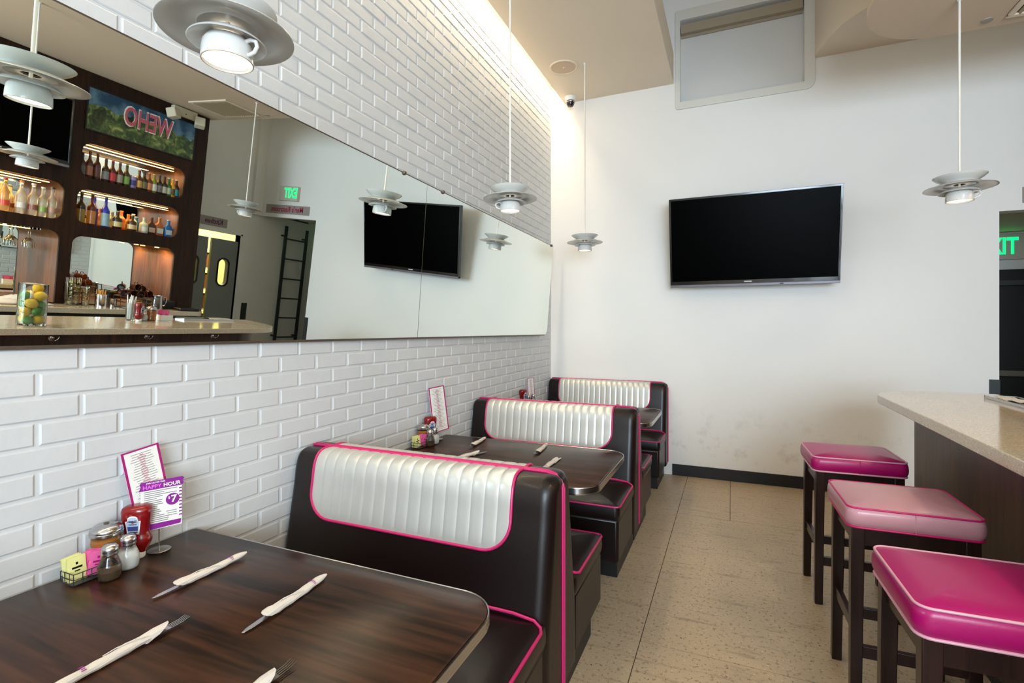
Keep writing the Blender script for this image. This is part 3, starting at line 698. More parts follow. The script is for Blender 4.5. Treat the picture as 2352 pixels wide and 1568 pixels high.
obj('printed_lines', q, m_grey, t, smooth=0)

# ------------------------------------------------------------------ teacup pendant lamps
def make_pendant(label, zcup, ztop, hang):
    t = thing('teacup_pendant_lamp', label, 'pendant lamp', (0, 0, zcup), 0, 'pendant lamps made of cups and plates'); t.scale = (1.06, 1.06, 1.06); ztop = zcup+(ztop-zcup)/1.06
    mb = MB(); mb.lathe([(.0535, .004), (.0560, .0), (.0590, .0008), (.0590, .006), (.0582, .025), (.056, .042), (.049, .055), (.034, .0625), (.030, .064)], seg=44)
    cup = obj('cup', mb, m_porc, t, smooth=50)
    mb = MB(); mb.tube([(0, .052, .046), (0, .066, .049), (0, .080, .043), (0, .083, .030), (0, .076, .018), (0, .062, .012), (0, .0545, .014)], [.0055, .005, .005, .005, .005, .005, .0055], 10); h = obj('handle', mb, m_porc, cup, smooth=60); h.rotation_euler.z = hang
    mb = MB(); mb.lathe([(.0535, .007), (.040, .0065), (.001, .0065)], seg=36); obj('light_disc', mb, m_glow, t, smooth=60)
    mb = MB(); mb.tube([(.0572*math.cos(2*PI*i/40), .0572*math.sin(2*PI*i/40), .0006) for i in range(40)], .0012, 6, True); obj('cup_rim', mb, mat('tan_rim', C(176, 146, 116), .5, var=0) if 'tan_rim' not in MATS else MATS['tan_rim'], t)
    mb = MB(); mb.lathe([(.028, .066), (.040, .0655), (.046, .0625), (.070, .0565), (.087, .0455), (.0885, .0465), (.087, .0495), (.071, .0610), (.047, .0690), (.028, .0700)], seg=48); obj('saucer', mb, m_porc, t, smooth=50)
    mb = MB(); mb.lathe([(.026, .0880), (.062, .0875), (.066, .0850), (.070, .0870), (.098, .0860), (.108, .0800), (.150, .0690), (.1525, .0700), (.1515, .0725), (.109, .0845), (.099, .0905), (.026, .0925)], seg=64); obj('dinner_plate', mb, m_plate, t, smooth=50)
    mb = MB(); mb.lathe([(.060, .0905), (.066, .0925), (.068, .098), (.080, .107), (.100, .120), (.1115, .1305), (.1125, .1325), (.1105, .1330), (.098, .1235), (.077, .110), (.060, .1035), (.02, .102)], seg=56); obj('top_bowl', mb, m_bowl, t, smooth=50)
    mb = MB(); mb.cyl(0, 0, .06, ztop-zcup-.004, .0055, 14); obj('rod', mb, m_rod, t)
    mb = MB(); mb.lathe([(.0055, ztop-zcup-.012), (.010, ztop-zcup-.010), (.011, ztop-zcup)], seg=20); obj('ceiling_cap', mb, m_rod, t)
    return t
LAMPZ = 2.145
lp = make_pendant('largest white cup and plate pendant lamp, nearest, cut by the top of the photo', LAMPZ, ZL, -1.36); lp.location = (.570, .935, LAMPZ)
def lamp_copy(x, y, label, rz, src=lp): return dup(src, (x, y, LAMPZ), rz, label)
lamp_copy(.572, 2.80, 'white cup and plate pendant lamp over the middle table, before the brick wall', 3.5)
lamp_copy(.572, 4.50, 'smallest white cup and plate pendant lamp, before the far wall beside the corner', 1.35)
l4 = make_pendant('white cup and plate pendant lamp over the bar counter, right of the television', LAMPZ, ZB, -1.85); l4.location = (2.955, 3.57, LAMPZ)
lamp_copy(2.955, 1.86, 'cup and plate pendant lamp over the bar, in the mirror before the dark shelves', .7, l4)
for (x, y) in ((.570, .935), (.572, 2.80), (.572, 4.50), (2.955, 3.57), (2.955, 1.86)):
    l = bpy.data.lights.new('cup_bulb', 'SPOT'); l.energy = 4; l.color = (1, .85, .65); l.spot_size = math.radians(120); l.spot_blend = .6; l.shadow_soft_size = .04
    o = bpy.data.objects.new('cup_bulb', l); COL.objects.link(o); o.location = (x, y, LAMPZ-.004)

# ------------------------------------------------------------------ television on the far wall
def make_tv(label, w, h, name='wall_television'):
    t = thing(name, label, 'television', (0, 0, 0), 0)
    o = Matrix.Rotation(0, 4, 'X')
    mb = MB(); mb.box(-w/2, w/2, -.028, .024, 0, h); obj('housing', mb, m_bezel, t, bev=.004)
    q = MB(); b = .016
    mb = MB(); mb.box(-w/2+b, w/2-b, -.0295, -.0275, .052, h-b); obj('screen', mb, m_screen, t)
    mb = MB()
    for a in ((-w/2, w/2, h-.012, h+.001), (-w/2, -w/2+.012, .02, h-.012), (w/2-.012, w/2, .02, h-.012)): mb.box(a[0], a[1], -.0325, -.027, a[2], a[3])
    obj('glossy_bezel', mb, m_bezel, t, bev=.002)
    mb = MB(); mb.box(-w/2, w/2, -.034, .01, -.004, .020); obj('silver_strip', mb, m_silver, t, bev=.003, label='silver lower edge strip')
    mb = MB(); mb.box(-.052, .012, -.0302, -.029, .031, .041); obj('maker_plate', mb, mat('badge_grey', C(190, 190, 195), .4) if 'badge_grey' not in MATS else MATS['badge_grey'], t, bev=.002)
    mb = MB(); mb.box(.235, .262, -.0345, -.033, .004, .014); obj('sensor', mb, m_black, t)
    mb = MB(); mb.box(-.2, .2, .024, .05, h*.3, h*.7); obj('mount_plate', mb, m_black, t)
    return t
tv = make_tv('large black flat television on the far wall, tilted downwards', 1.372, .812)
tv.location = (1.951, 5.06, 1.834); tv.rotation_euler = (math.radians(10.6), 0, math.radians(0))
mb = MB(); mb.box(1.75, 2.15, YF-.022, YF-.001, 2.05, 2.45); mb.box(1.80, 1.86, YF-.155, YF-.02, 2.16, 2.22); mb.box(2.04, 2.10, YF-.155, YF-.02, 2.16, 2.22)
tag(obj('television_bracket', mb, m_black), 'black wall bracket hidden behind the large television', 'bracket')

# ------------------------------------------------------------------ bar stools
def make_stool(label, mseat, mpipe):
    t = thing('bar_stool', label, 'bar stool', (0, 0, 0), 0, 'square bar stools along the bar front')
    hx, hy, zs = .208, .190, .695
    mb = MB(); cushion(mb, -hx, hx, -hy, hy, zs, .772, .035, .006, .016, .010); obj('seat', mb, mseat, t, smooth=50)
    for z, r in ((.771, .0036), (.699, .0042)):
        mb = MB(); mb.tube([(x, y, z) for x, y in rrect(-hx+.001, hx-.001, -hy+.001, hy-.001, .034, 5)], r, 8, True); obj('piping', mb, mpipe, t)
    mb = MB(); mb.box(-.0008, .0008, -hy-.0062, -hy+.004, .702, .768); obj('side_seam', mb, mseat, t)
    L, W_ = .044, .0
    lx, ly = hx-.036, hy-.036
    mb = MB()
    for s in (-1, 1):
        mb.box(-lx, lx, s*ly-.010, s*ly+.012 if s > 0 else s*ly+.010, .625, .694); mb.box(s*lx-.011, s*lx+.011, -ly, ly, .625, .694)
    obj('apron', mb, m_stoolw, t, bev=.002)
    for sx in (-1, 1):
        for sy in (-1, 1):
            q = MB(); a = L/2; b = L*.42
            q.loft([[(sx*(lx+.008)+dx*b, sy*(ly+.008)+dy*b, 0) for dx, dy in ((-1, -1), (1, -1), (1, 1), (-1, 1))], [(sx*lx+dx*a, sy*ly+dy*a, .694) for dx, dy in ((-1, -1), (1, -1), (1, 1), (-1, 1))]])
            obj('leg', q, m_stoolw, t, bev=.003)
    for s in (-1, 1):
        q = MB(); q.box(-lx, lx, s*ly-.011, s*ly+.011, .20, .245); obj('stretcher', q, m_stoolw, t, bev=.002)
        q = MB(); q.box(s*(lx+.004)-.011, s*(lx+.004)+.011, -ly, ly, .28, .325); obj('stretcher', q, m_stoolw, t, bev=.002)
    return t
st = make_stool('magenta square bar stool closest to the camera, cut by the right edge', m_mag, m_wpipe); st.location = (2.405, 1.712, 0); st.rotation_euler.z = math.radians(2)
s2 = dup(st, (2.398, 2.452, 0), math.radians(1.5), 'pale pink square bar stool between the two magenta ones'); recolour(s2, 'seat', m_rose); recolour(s2, 'piping', m_mpipe); recolour(s2, 'side_seam', m_rose)
s3 = dup(st, (2.385, 3.262, 0), math.radians(2.5), 'magenta square bar stool farthest from the camera, by the bar end')

# ------------------------------------------------------------------ bar
XF, XBK, YE = 2.585, 3.255, 3.93
bp = [(XF, -1.2), (XBK, -1.2), (XBK, YE-.02), (XBK-.02, YE)] + [(XF+.36+.36*math.cos(a), YE-.36+.36*math.sin(a)) for a in [PI/2+PI/2*i/14 for i in range(15)]]
mb = MB(); mb.prism(bp, ZC-.047, ZC); bc = tag(obj('bar_counter', mb, m_stone, bev=.004, smooth=30), 'long beige quartz bar counter with rounded end on the right', 'counter')
pp = [(2.735, -1.2), (3.2, -1.2), (3.2, 3.77)] + [(3.035+.30*math.cos(a), 3.47+.30*math.sin(a)) for a in [PI/2+PI/2*i/16 for i in range(17)]]
t = thing('bar_cabinet', 'dark wood bar cabinet under the quartz counter', 'bar', (2.95, 1.3, 0))
o0 = Vector(t.location)
mb = MB(); mb.prism([(x-o0.x, y-o0.y) for x, y in pp], .10, ZC-.0475); obj('wood_panel', mb, wood('bar_panel_wood', C(46, 30, 22), C(82, 57, 42), .38, 2, 6), t, smooth=40)
mb = MB(); mb.prism([(x-o0.x+(.03 if x < 3 else 0), y-o0.y-(.02 if y > 3 else 0)) for x, y in pp], 0, .10); obj('toe_kick', mb, m_black, t, smooth=40)
def hook(y, label):
    t = thing('purse_hook', label, 'hook', (2.735, y, .955), 0, 'chrome hooks under the bar counter')
    mb = MB(); mb.lathe([(.001, 0), (.016, 0), (.016, .004), (.001, .006)], seg=16, M=Matrix.Rotation(-PI/2, 4, 'Y')); obj('plate', mb, m_chrome, t)
    for a in (-.9, 0, .9):
        q = MB(); q.tube([(-.004, 0, 0), (-.03, .02*math.sin(a), -.012), (-.042, .034*math.sin(a), .002), (-.044, .04*math.sin(a), .018)], .003, 6); obj('prong', q, m_chrome, t)
hook(1.98, 'chrome purse hook under the counter, left in the mirror'); hook(2.62, 'chrome purse hook under the counter, middle in the mirror'); hook(3.20, 'chrome purse hook under the counter, near the rounded bar end')

# things standing on the bar
t = thing('steel_tray', 'low steel tray on the bar counter back edge by the passage', 'tray', (3.17, 3.42, ZC), math.radians(0))
mb = MB(); mb.box(-.07, .07, -.26, .26, .0005, .004); obj('plate', mb, m_steel, t)
mb = MB()
for a in ((-.07, .07, -.26, -.254), (-.07, .07, .254, .26), (-.07, -.064, -.254, .254), (.064, .07, -.254, .254)): mb.box(*a, .004, .018)
obj('rim', mb, m_steel, t, bev=.001)
mb = MB(); rows = [[(-.055+.11*i/10, .05+.2*k/8, .0055+.006*math.sin(i*.9+k*.5)+.006) for i in range(11)] for k in range(9)]; mb.grid(rows)
tag(obj('folded_paper', mb, m_napkin, loc=(3.17, 3.42, ZC), smooth=60), 'white crumpled paper lying in the steel tray on the counter', 'paper')

# glass cylinder of lemons and limes (mirror view)
VX, VY = 2.76, 1.872
t = thing('glass_vase', 'clear glass cylinder filled with lemons and limes on the bar', 'vase', (VX, VY, ZC+.0005))
mb = MB(); mb.lathe([(.001, 0), (.078, 0), (.080, .004), (.080, .288), (.079, .29), (.0765, .288), (.0765, .012), (.001, .010)], seg=40); obj('glass', mb, m_glass, t, smooth=40)
fruit = {}
lay = [('lemon', [(-.036, .012), (.037, -.014)], .046), ('lime', [(-.04, .03), (-.022, -.038), (.036, .005)], .098), ('lime', [(-.006, .032)], .125), ('lemon', [(-.036, -.018), (.032, .03)], .158), ('lemon', [(.038, -.03)], .148), ('lime', [(.0, -.04), (.04, .03), (-.04, .02)], .205), ('lemon', [(.03, -.012)], .238), ('lime', [(-.03, -.036)], .243), ('lemon', [(-.026, .016)], .296), ('lemon', [(.036, .030)], .290)]
FR = [[k, x, y, z, .0345 if k == 'lemon' else .0285] for k, ps, z in lay for x, y in ps]
for it in range(400):
    for i in range(len(FR)):
        for j in range(i):
            A, B = FR[i], FR[j]; d = Vector((A[1]-B[1], A[2]-B[2], A[3]-B[3])); q = A[4]+B[4]-d.length
            if q > 0:
                d = d.normalized()*q*.5
                for c in range(3): A[1+c] += d[c]; B[1+c] -= d[c]
    for A in FR:
        r = math.hypot(A[1], A[2]); m = .0755-A[4]
        if r > m: A[1] *= m/r; A[2] *= m/r
        A[3] = max(A[3]-.0004, .0105+A[4])
for kind, x, y, z, r_ in FR:
    lab = '%s inside the glass cylinder on the bar' % ('yellow lemon' if kind == 'lemon' else 'green lime')
    if kind not in fruit:
        mb = MB(); r = .032 if kind == 'lemon' else .0275; k = 1.17 if kind == 'lemon' else 1.06
        pr = [(max(.0005, r*math.sin(PI*i/14)**.9), -r*k*math.cos(PI*i/14)-(.003 if i == 0 else 0)+(.004 if i == 14 else 0)) for i in range(15)]
        mb.lathe(pr, seg=20, cap0=True, cap1=True); o = obj(kind, mb, m_lemon if kind == 'lemon' else m_lime, smooth=80); fruit[kind] = o
        tag(o, lab, kind, kind+'s in the glass cylinder')
    else: o = fruit[kind].copy(); COL.objects.link(o)
    o.location = (VX+x, VY+y, ZC+z); o.rotation_euler = (RND.uniform(.9, 1.9), RND.uniform(-.4, .4), RND.uniform(0, 6))
# straw glass, ketchup, jar, shakers, packets on the bar
BXX = 3.06
t = thing('straw_glass', 'tall glass of white paper straws on the bar', 'glass', (BXX, 2.665, ZC+.0005))
mb = MB(); mb.lathe([(.001, 0), (.030, 0), (.031, .004), (.042, .15), (.040, .15), (.029, .01), (.001, .009)], seg=28); obj('glass', mb, m_glass, t, smooth=40)
mb = MB()
for i in range(26):
    a = RND.uniform(0, 6.28); r = RND.uniform(.003, .022); a2 = a+RND.uniform(-.5, .5); h = RND.uniform(.17, .225)
    mb.tube([(r*math.cos(a), r*math.sin(a), .012), (r*1.5*math.cos(a2), r*1.5*math.sin(a2), h)], .0034, 6)
o = tag(obj('paper_straws', mb, m_white, loc=(BXX, 2.665, ZC+.0005)), 'bundle of white wrapped straws in the tall glass', 'straws'); o['kind'] = 'stuff'
dup(ket, (3.00, 2.70, ZC+.0005), rz=2.6, label='red ketchup bottle on the bar beside the straws')
dup(sal, (BXX, 2.775, ZC+.0005), label='salt shaker on the bar next to the ketchup'); 
dup(jar, (3.07, 2.84, ZC+.0005), label='orange spice jar on the bar behind the pink packet box')
t = thing('packet_box', 'clear box packed with pink sweetener packets on the bar', 'box', (3.10, 2.975, ZC+.0005))
mb = MB(); mb.box(-.035, .035, -.055, .055, 0, .004); mb.box(-.035, -.033, -.055, .055, .004, .05); mb.box(.033, .035, -.055, .055, .004, .05); mb.box(-.033, .033, -.055, -.053, .004, .05); mb.box(-.033, .033, .053, .055, .004, .05); obj('tray', mb, m_white, t)
first = None
for i in range(8):
    if first is None: first = make_packet('pink_sweetener_packet', 'pink sweetener packet upright in the box on the bar', m_pkt, 'pink packets in the box on the bar', m_magcard); o = first
    else: o = dup(first)
    o.location = (3.10-.028+.008*i, 2.975+RND.uniform(-.02, .02), ZC+.006); o.rotation_euler = Euler((PI/2, RND.uniform(-.1, .1), -PI/2)); o.scale = (1.25, 1.25, 1)

# ------------------------------------------------------------------ back bar cabinet (seen in the mirror)
XU, XN = 4.2, 4.60
def plate_with_holes(outer, holes, M, depth):
    cu = bpy.data.curves.new('p', 'CURVE'); cu.dimensions = '2D'; cu.fill_mode = 'BOTH'; cu.extrude = depth/2
    for pl in [outer]+holes:
        s = cu.splines.new('POLY'); s.points.add(len(pl)-1); s.use_cyclic_u = True
        for q, (x, y) in zip(s.points, pl): q.co = (x, y, 0, 1)
    o = bpy.data.objects.new('p', cu); COL.objects.link(o); bpy.context.view_layer.update()
    me = bpy.data.meshes.new_from_object(o.evaluated_get(bpy.context.evaluated_depsgraph_get())); me.transform(M)
    mb = MB(); mb.bm.from_mesh(me); bpy.data.objects.remove(o); bpy.data.curves.remove(cu); bpy.data.meshes.remove(me)
    return mb
MU = Matrix(((0, 0, 1, 0), (1, 0, 0, 0), (0, 1, 0, 0), (0, 0, 0, 1)))   # plan (y,z) -> world
cab = thing('back_bar_cabinet', 'dark wood back bar cabinet with lit rounded niches, in the mirror', 'cabinet', (XU, 3.0, ZC))
co = Vector(cab.location)
HL = {'top_niche': (2.735, 3.715, 2.285, 2.615), 'middle_niche': (2.725, 3.69, 1.84, 2.17), 'lower_niche': (2.715, 3.68, ZC+.004, 1.715), 'left_middle_niche': (1.45, 2.625, 1.84, 2.185), 'left_lower_niche': (1.45, 2.615, ZC+.004, 1.735)}
rad = lambda nm: [.002, .002, .085, .085] if 'lower' in nm else .085
holes = [rrect(a, b, c, d, rad(nm), 8) for nm, (a, b, c, d) in HL.items()]
mb = plate_with_holes([(1.2, ZC+.001), (3.93, ZC+.001), (3.93, ZB-.001), (1.2, ZB-.001)], holes, T(-co.x, -co.y, -co.z) @ T(XU+.012, 0, 0) @ MU, .024)
obj('face_panel', mb, m_dwood, cab, smooth=30)
mb = MB(); mb.box(.025, XR-XU-.002, 1.2-co.y, 1.225-co.y, .001, ZB-ZC-.002); mb.box(.025, XR-XU-.002, 3.905-co.y, 3.93-co.y, .001, ZB-ZC-.002); obj('side_panel', mb, m_dwood, cab)
for nm, (a, b, c, d) in HL.items():
    rr = rrect(a, b, c, d, rad(nm), 8)
    mb = MB(); mb.loft([[(.022, y-co.y, z-co.z) for y, z in rr], [(XN-XU, y-co.y, z-co.z) for y, z in rr]], True, False, False); nb = obj(nm, mb, m_niche, cab, smooth=40)
    mb = MB(); mb.loft([[(XN-XU-.001, y-co.y, z-co.z) for y, z in rr]], True, False, True); obj('mirror_back', mb, m_mirror, nb, smooth=0)
    if nm != 'lower_niche':
        mb = MB(); zt = d-co.z-.012; y1 = b-co.y-(.10 if nm != 'left_lower_niche' else .2); y0 = a-co.y+.04
        mb.box(.050, .064, y0, y1, zt-.008, zt); 
        if nm != 'left_lower_niche': obj('led_strip', mb, m_led, nb, smooth=0)
        else: obj('led_strip', mb, m_led, nb, smooth=0)
    else:
        mb = MB()
        for y in (3.45, 3.60): mb.cyl(.2, y-co.y, d-co.z-.012, d-co.z-.004, .022, 16)
        obj('spot_light', mb, m_led, nb)
for nm, y, z in (('top_niche', 3.22, 2.585), ('middle_niche', 3.2, 2.14), ('left_middle_niche', 2.05, 2.155), ('lower_niche', 3.5, 1.69), ('left_lower_niche', 2.2, 1.70)):
    area('niche_lamp', (XU+.16, y, z), (0, 0, 0), .05, .9 if 'lower' not in nm else .25, 4.6, (1, .58, .18))
# backlit landscape sign with lettering
PY0, PY1, PZ0, PZ1 = 2.745, 3.765, 2.745, 3.13
m_pic = mat('landscape_print', C(70, 110, 60), .35, var=0); n_ = m_pic.node_tree.nodes; L_ = m_pic.node_tree.links; p_ = n_['Principled BSDF']
tc = n_.new('ShaderNodeTexCoord'); sx = n_.new('ShaderNodeSeparateXYZ'); L_.new(tc.outputs['Object'], sx.inputs[0])
na = n_.new('ShaderNodeTexNoise'); na.inputs['Scale'].default_value = 7; na.inputs['Detail'].default_value = 4; L_.new(tc.outputs['Object'], na.inputs['Vector'])
nb_ = n_.new('ShaderNodeTexNoise'); nb_.inputs['Scale'].default_value = 13; nb_.inputs['Detail'].default_value = 6; nb_.inputs['Distortion'].default_value = 1.2; L_.new(tc.outputs['Object'], nb_.inputs['Vector'])
ra = n_.new('ShaderNodeValToRGB'); els = ra.color_ramp.elements; els[0].position = .3; els[0].color = C(24, 30, 18); els[1].position = .74; els[1].color = C(150, 152, 96)
e = els.new(.45); e.color = C(50, 68, 34); e = els.new(.58); e.color = C(88, 106, 52); L_.new(nb_.outputs['Fac'], ra.inputs[0])
rb = n_.new('ShaderNodeValToRGB'); els = rb.color_ramp.elements; els[0].position = .42; els[0].color = C(22, 58, 86); els[1].position = .75; els[1].color = C(96, 130, 150); L_.new(na.outputs['Fac'], rb.inputs[0])
ad = n_.new('ShaderNodeMath'); ad.operation = 'MULTIPLY_ADD'; ad.inputs[1].default_value = .22; L_.new(na.outputs['Fac'], ad.inputs[0]); L_.new(sx.outputs['Z'], ad.inputs[2])
gt = n_.new('ShaderNodeMath'); gt.operation = 'GREATER_THAN'; gt.inputs[1].default_value = .355; L_.new(ad.outputs[0], gt.inputs[0])
mxx = n_.new('ShaderNodeMix'); mxx.data_type = 'RGBA'; L_.new(gt.outputs[0], mxx.inputs['Factor']); L_.new(ra.outputs[0], mxx.inputs['A']); L_.new(rb.outputs[0], mxx.inputs['B'])
L_.new(mxx.outputs['Result'], p_.inputs['Base Color']); L_.new(mxx.outputs['Result'], p_.inputs['Emission Color']); p_.inputs['Emission Strength'].default_value = .12
t = thing('landscape_sign', 'green and blue landscape sign reading WEHO above the bottle niches, in the mirror', 'sign', (XU-.001, (PY0+PY1)/2, PZ0))
hw = (PY1-PY0)/2; hh = PZ1-PZ0
mb = MB(); mb.box(-.012, 0, -hw, hw, 0, hh); obj('picture', mb, m_pic, t, smooth=0)
mb = MB()
for a in ((-hw-.012, hw+.012, -.012, 0), (-hw-.012, hw+.012, hh, hh+.012), (-hw-.012, -hw, 0, hh), (hw, hw+.012, 0, hh)): mb.box(-.014, 0, *a)
obj('frame', mb, m_black, t)
for k, (s, off, m, dx) in enumerate(((.25, .16, m_card, 0), (.25, .05, m_magcard, .0012))):
    q = MB()
    cu = 'WEHO'
    q.text(cu, s, T(-.0125-dx-.0004, .03, hh*.60) @ FACE_W, bold=True, sx=.60)
    if k == 0: bmesh.ops.scale(q.bm, vec=(1, 1.05, 1.12), verts=q.bm.verts, space=T(0, -.03, -hh*.60))
    obj('lettering' if k else 'letter_outline', q, m if k == 0 else mat('sign_rose', C(196, 92, 110), .5), t, smooth=0)
# bottles: one per kind, then copies with their own glass and label colours
def make_bottle(name, label, cat, h, r, neck, mglass, mlab, mcap, group, sq=False, x=0, y=0, z=0, lab=(.12, .46)):
    t = thing(name, label, cat, (x, y, z), 0, group)
    pr = [(.001, .001), (r*.9, .001), (r, .006), (r, h*.54), (r*.95, h*.585), (r*.72, h*.645), (neck*1.2, h*.71), (neck, h*.76), (neck, h*.93), (neck*1.12, h*.935), (neck*1.12, h*.955)]
    mb = MB()
    if sq:
        rings = []
        for q, zz in pr: rings.append([(px, py, zz) for px, py in rrect(-q*.62 if q > neck*1.3 else -q, q*.62 if q > neck*1.3 else q, -q, q, min(q*.6, .012), 4)])
        mb.loft(rings)
    else: mb.lathe(pr, seg=20, cap0=True, cap1=True)
    obj('glass', mb, mglass, t, smooth=50)
    mb = MB()
    if sq: mb.box(-r*.62-.0008, -r*.62, -r*.8, r*.8, h*lab[0], h*lab[1])
    else: mb.lathe([(r*1.012, h*lab[0]), (r*1.012, h*lab[1])], seg=20)
    obj('label', mb, mlab, t)
    mb = MB(); mb.cyl(0, 0, h*.945, h, neck*1.15, 14); obj('cap', mb, mcap, t)
    return t
beers = [('dark brown beer bottle with a greyish label', (50, 28, 18), (90, 84, 86), (40, 26, 20)), ('brown beer bottle with a tan label', (74, 36, 20), (166, 110, 78), (60, 40, 30)), ('brown beer bottle with a rust label', (70, 36, 22), (104, 60, 44), (70, 40, 30)), ('dark beer bottle with a pale grey label', (52, 34, 26), (140, 142, 150), (60, 44, 40)), ('beer bottle with a bright red label and neck', (90, 28, 20), (208, 52, 60), (206, 50, 60)), ('brown beer bottle with a stone grey label', (76, 40, 26), (160, 150, 140), (110, 80, 60)), ('beer bottle with a grass green label', (66, 46, 22), (118, 160, 70), (116, 158, 70)), None, ('brown beer bottle with an amber label', (84, 48, 20), (206, 160, 84), (160, 100, 60)), ('dark beer bottle with an olive label', (44, 30, 20), (120, 108, 70), (40, 30, 24)), ('beer bottle with an orange label', (110, 62, 30), (208, 130, 84), (200, 150, 120)), ('green glass beer bottle with a white label', (120, 130, 40), (214, 214, 206), (190, 180, 60)), ('dark beer bottle with a slate label', (40, 28, 22), (116, 112, 108), (36, 28, 24)), ('dark beer bottle with a white print label', (44, 26, 20), (186, 180, 170), (70, 26, 20)), ('green beer bottle with a pale green label', (50, 92, 44), (176, 186, 150), (200, 206, 190)), ('golden clear beer bottle', (214, 160, 40), (96, 80, 30), (220, 190, 70)), ('dark beer bottle with a teal label', (48, 24, 26), (40, 140, 160), (200, 200, 200))]
ys = [2.775, 2.835, 2.90, 2.975, 3.035, 3.10, 3.165, 3.228, 3.285, 3.335, 3.385, 3.435, 3.49, 3.54, 3.587, 3.63, 3.672]
bt0 = None
for i, (b, y) in enumerate(zip(beers, ys)):
    z = HL['top_niche'][2]+.001; x = XU+.075
    if b is None:
        t = thing('drink_can', 'short blue and white drink can among the beer bottles in the mirror', 'can', (x, y, z))
        mb = MB(); mb.lathe([(.001, 0), (.027, 0), (.032, .008), (.032, .112), (.027, .122), (.001, .120)], seg=22); obj('body', mb, cmat(150, 140, 200), t)
        mb = MB(); mb.lathe([(.0325, .03), (.0325, .085)], seg=22); obj('print_band', mb, cmat(60, 60, 130), t); continue
    lab, gc, lc, cc = b; lab += ' on the top lit shelf, in the mirror'
    if bt0 is None: bt0 = make_bottle('beer_bottle', lab, 'bottle', .235, .031, .012, cmat(*gc), cmat(*lc), cmat(*cc), 'beer bottles on the top lit shelf', x=x, y=y, z=z); o = bt0
    else:
        o = dup(bt0, (x, y, z), label=lab.replace(', in the mirror', '')); recolour(o, 'glass', cmat(*gc)); recolour(o, 'label', cmat(*lc)); recolour(o, 'cap', cmat(*cc)); o.scale = (1, 1, (1.12 if i < 3 else .98) if i < 7 else .88)
z = HL['middle_niche'][2]+.001
G2 = 'spirit bottles on the middle lit shelf'
for y, gc, lc, lab in ((2.80, (48, 40, 22), (150, 116, 40), 'tall olive and gold spirit bottle'), (2.89, (96, 30, 20), (200, 130, 60), 'tall red brown and amber spirit bottle'), (2.955, (30, 36, 150), (40, 60, 150), 'tall deep blue spirit bottle behind its twin'), (3.01, (34, 50, 190), (150, 190, 210), 'tall blue spirit bottle fading to silver')):
    make_bottle('spirit_bottle', lab+' on the middle lit shelf', 'bottle', .30, .036, .0125, cmat(*gc), cmat(*lc), cmat(30, 28, 30), G2, x=XU+(.18 if 'behind' in lab else .085), y=y, z=z, lab=(.03, .46))
for y, h, gc, lc, cc, lab, xo in ((3.12, .185, (40, 26, 18), (206, 188, 130), (150, 130, 110), 'round dark spirit bottle with a cream round label', .08), (3.215, .20, (220, 110, 40), (230, 150, 70), (220, 140, 50), 'orange spirit bottle standing behind', .20), (3.255, .17, (60, 34, 18), (200, 176, 120), (190, 160, 130), 'small round dark bottle with a cream label', .07), (3.33, .19, (150, 160, 170), (200, 206, 200), (226, 226, 220), 'clear bottle with white cap standing behind', .20), (3.375, .165, (196, 204, 180), (226, 226, 210), (214, 214, 200), 'white painted round bottle with green print', .08), (3.46, .185, (84, 50, 36), (196, 180, 164), (110, 80, 66), 'square brown bottle with a low white label', .10), (3.545, .20, (176, 104, 50), (206, 210, 196), (200, 140, 60), 'square amber bottle with a white label', .10), (3.635, .19, (30, 110, 180), (190, 210, 225), (205, 205, 205), 'square bright blue bottle at the shelf end', .09)):
    make_bottle('liquor_bottle', lab+', middle shelf in the mirror', 'bottle', h, .041, .014, cmat(*gc), cmat(*lc), cmat(*cc), G2, sq='square' in lab, x=XU+xo, y=y, z=z, lab=(.12, .40))
for y, h, gc, lc, cc, tr, lab in ((2.235, .29, (236, 190, 120), (214, 70, 40), (190, 30, 40), .5, 'clear rum bottle with red cap and orange band'), (2.31, .24, (226, 200, 150), (120, 70, 40), (60, 70, 50), .4, 'small clear bottle behind with dark cap'), (2.345, .295, (240, 232, 214), (232, 226, 222), (220, 130, 40), .5, 'clear spirit bottle with orange cap'), (2.43, .29, (235, 225, 205), (150, 90, 80), (225, 225, 215), .6, 'clear spirit bottle with tall white cap'), (2.50, .275, (232, 228, 206), (150, 180, 90), (214, 218, 205), .6, 'clear spirit bottle with green print'), (2.57, .29, (232, 222, 200), (196, 150, 140), (40, 36, 40), .6, 'clear spirit bottle with black cap at the shelf end')):
    make_bottle('rum_bottle', lab+', left lit shelf in the mirror', 'bottle', h, .037, .014, cmat(*gc, .1, tr), cmat(*lc), cmat(*cc), 'clear bottles on the left lit shelf', x=XU+(.20 if 'behind' in lab else .085), y=y, z=HL['left_middle_niche'][2]+.001, lab=(.18, .34))
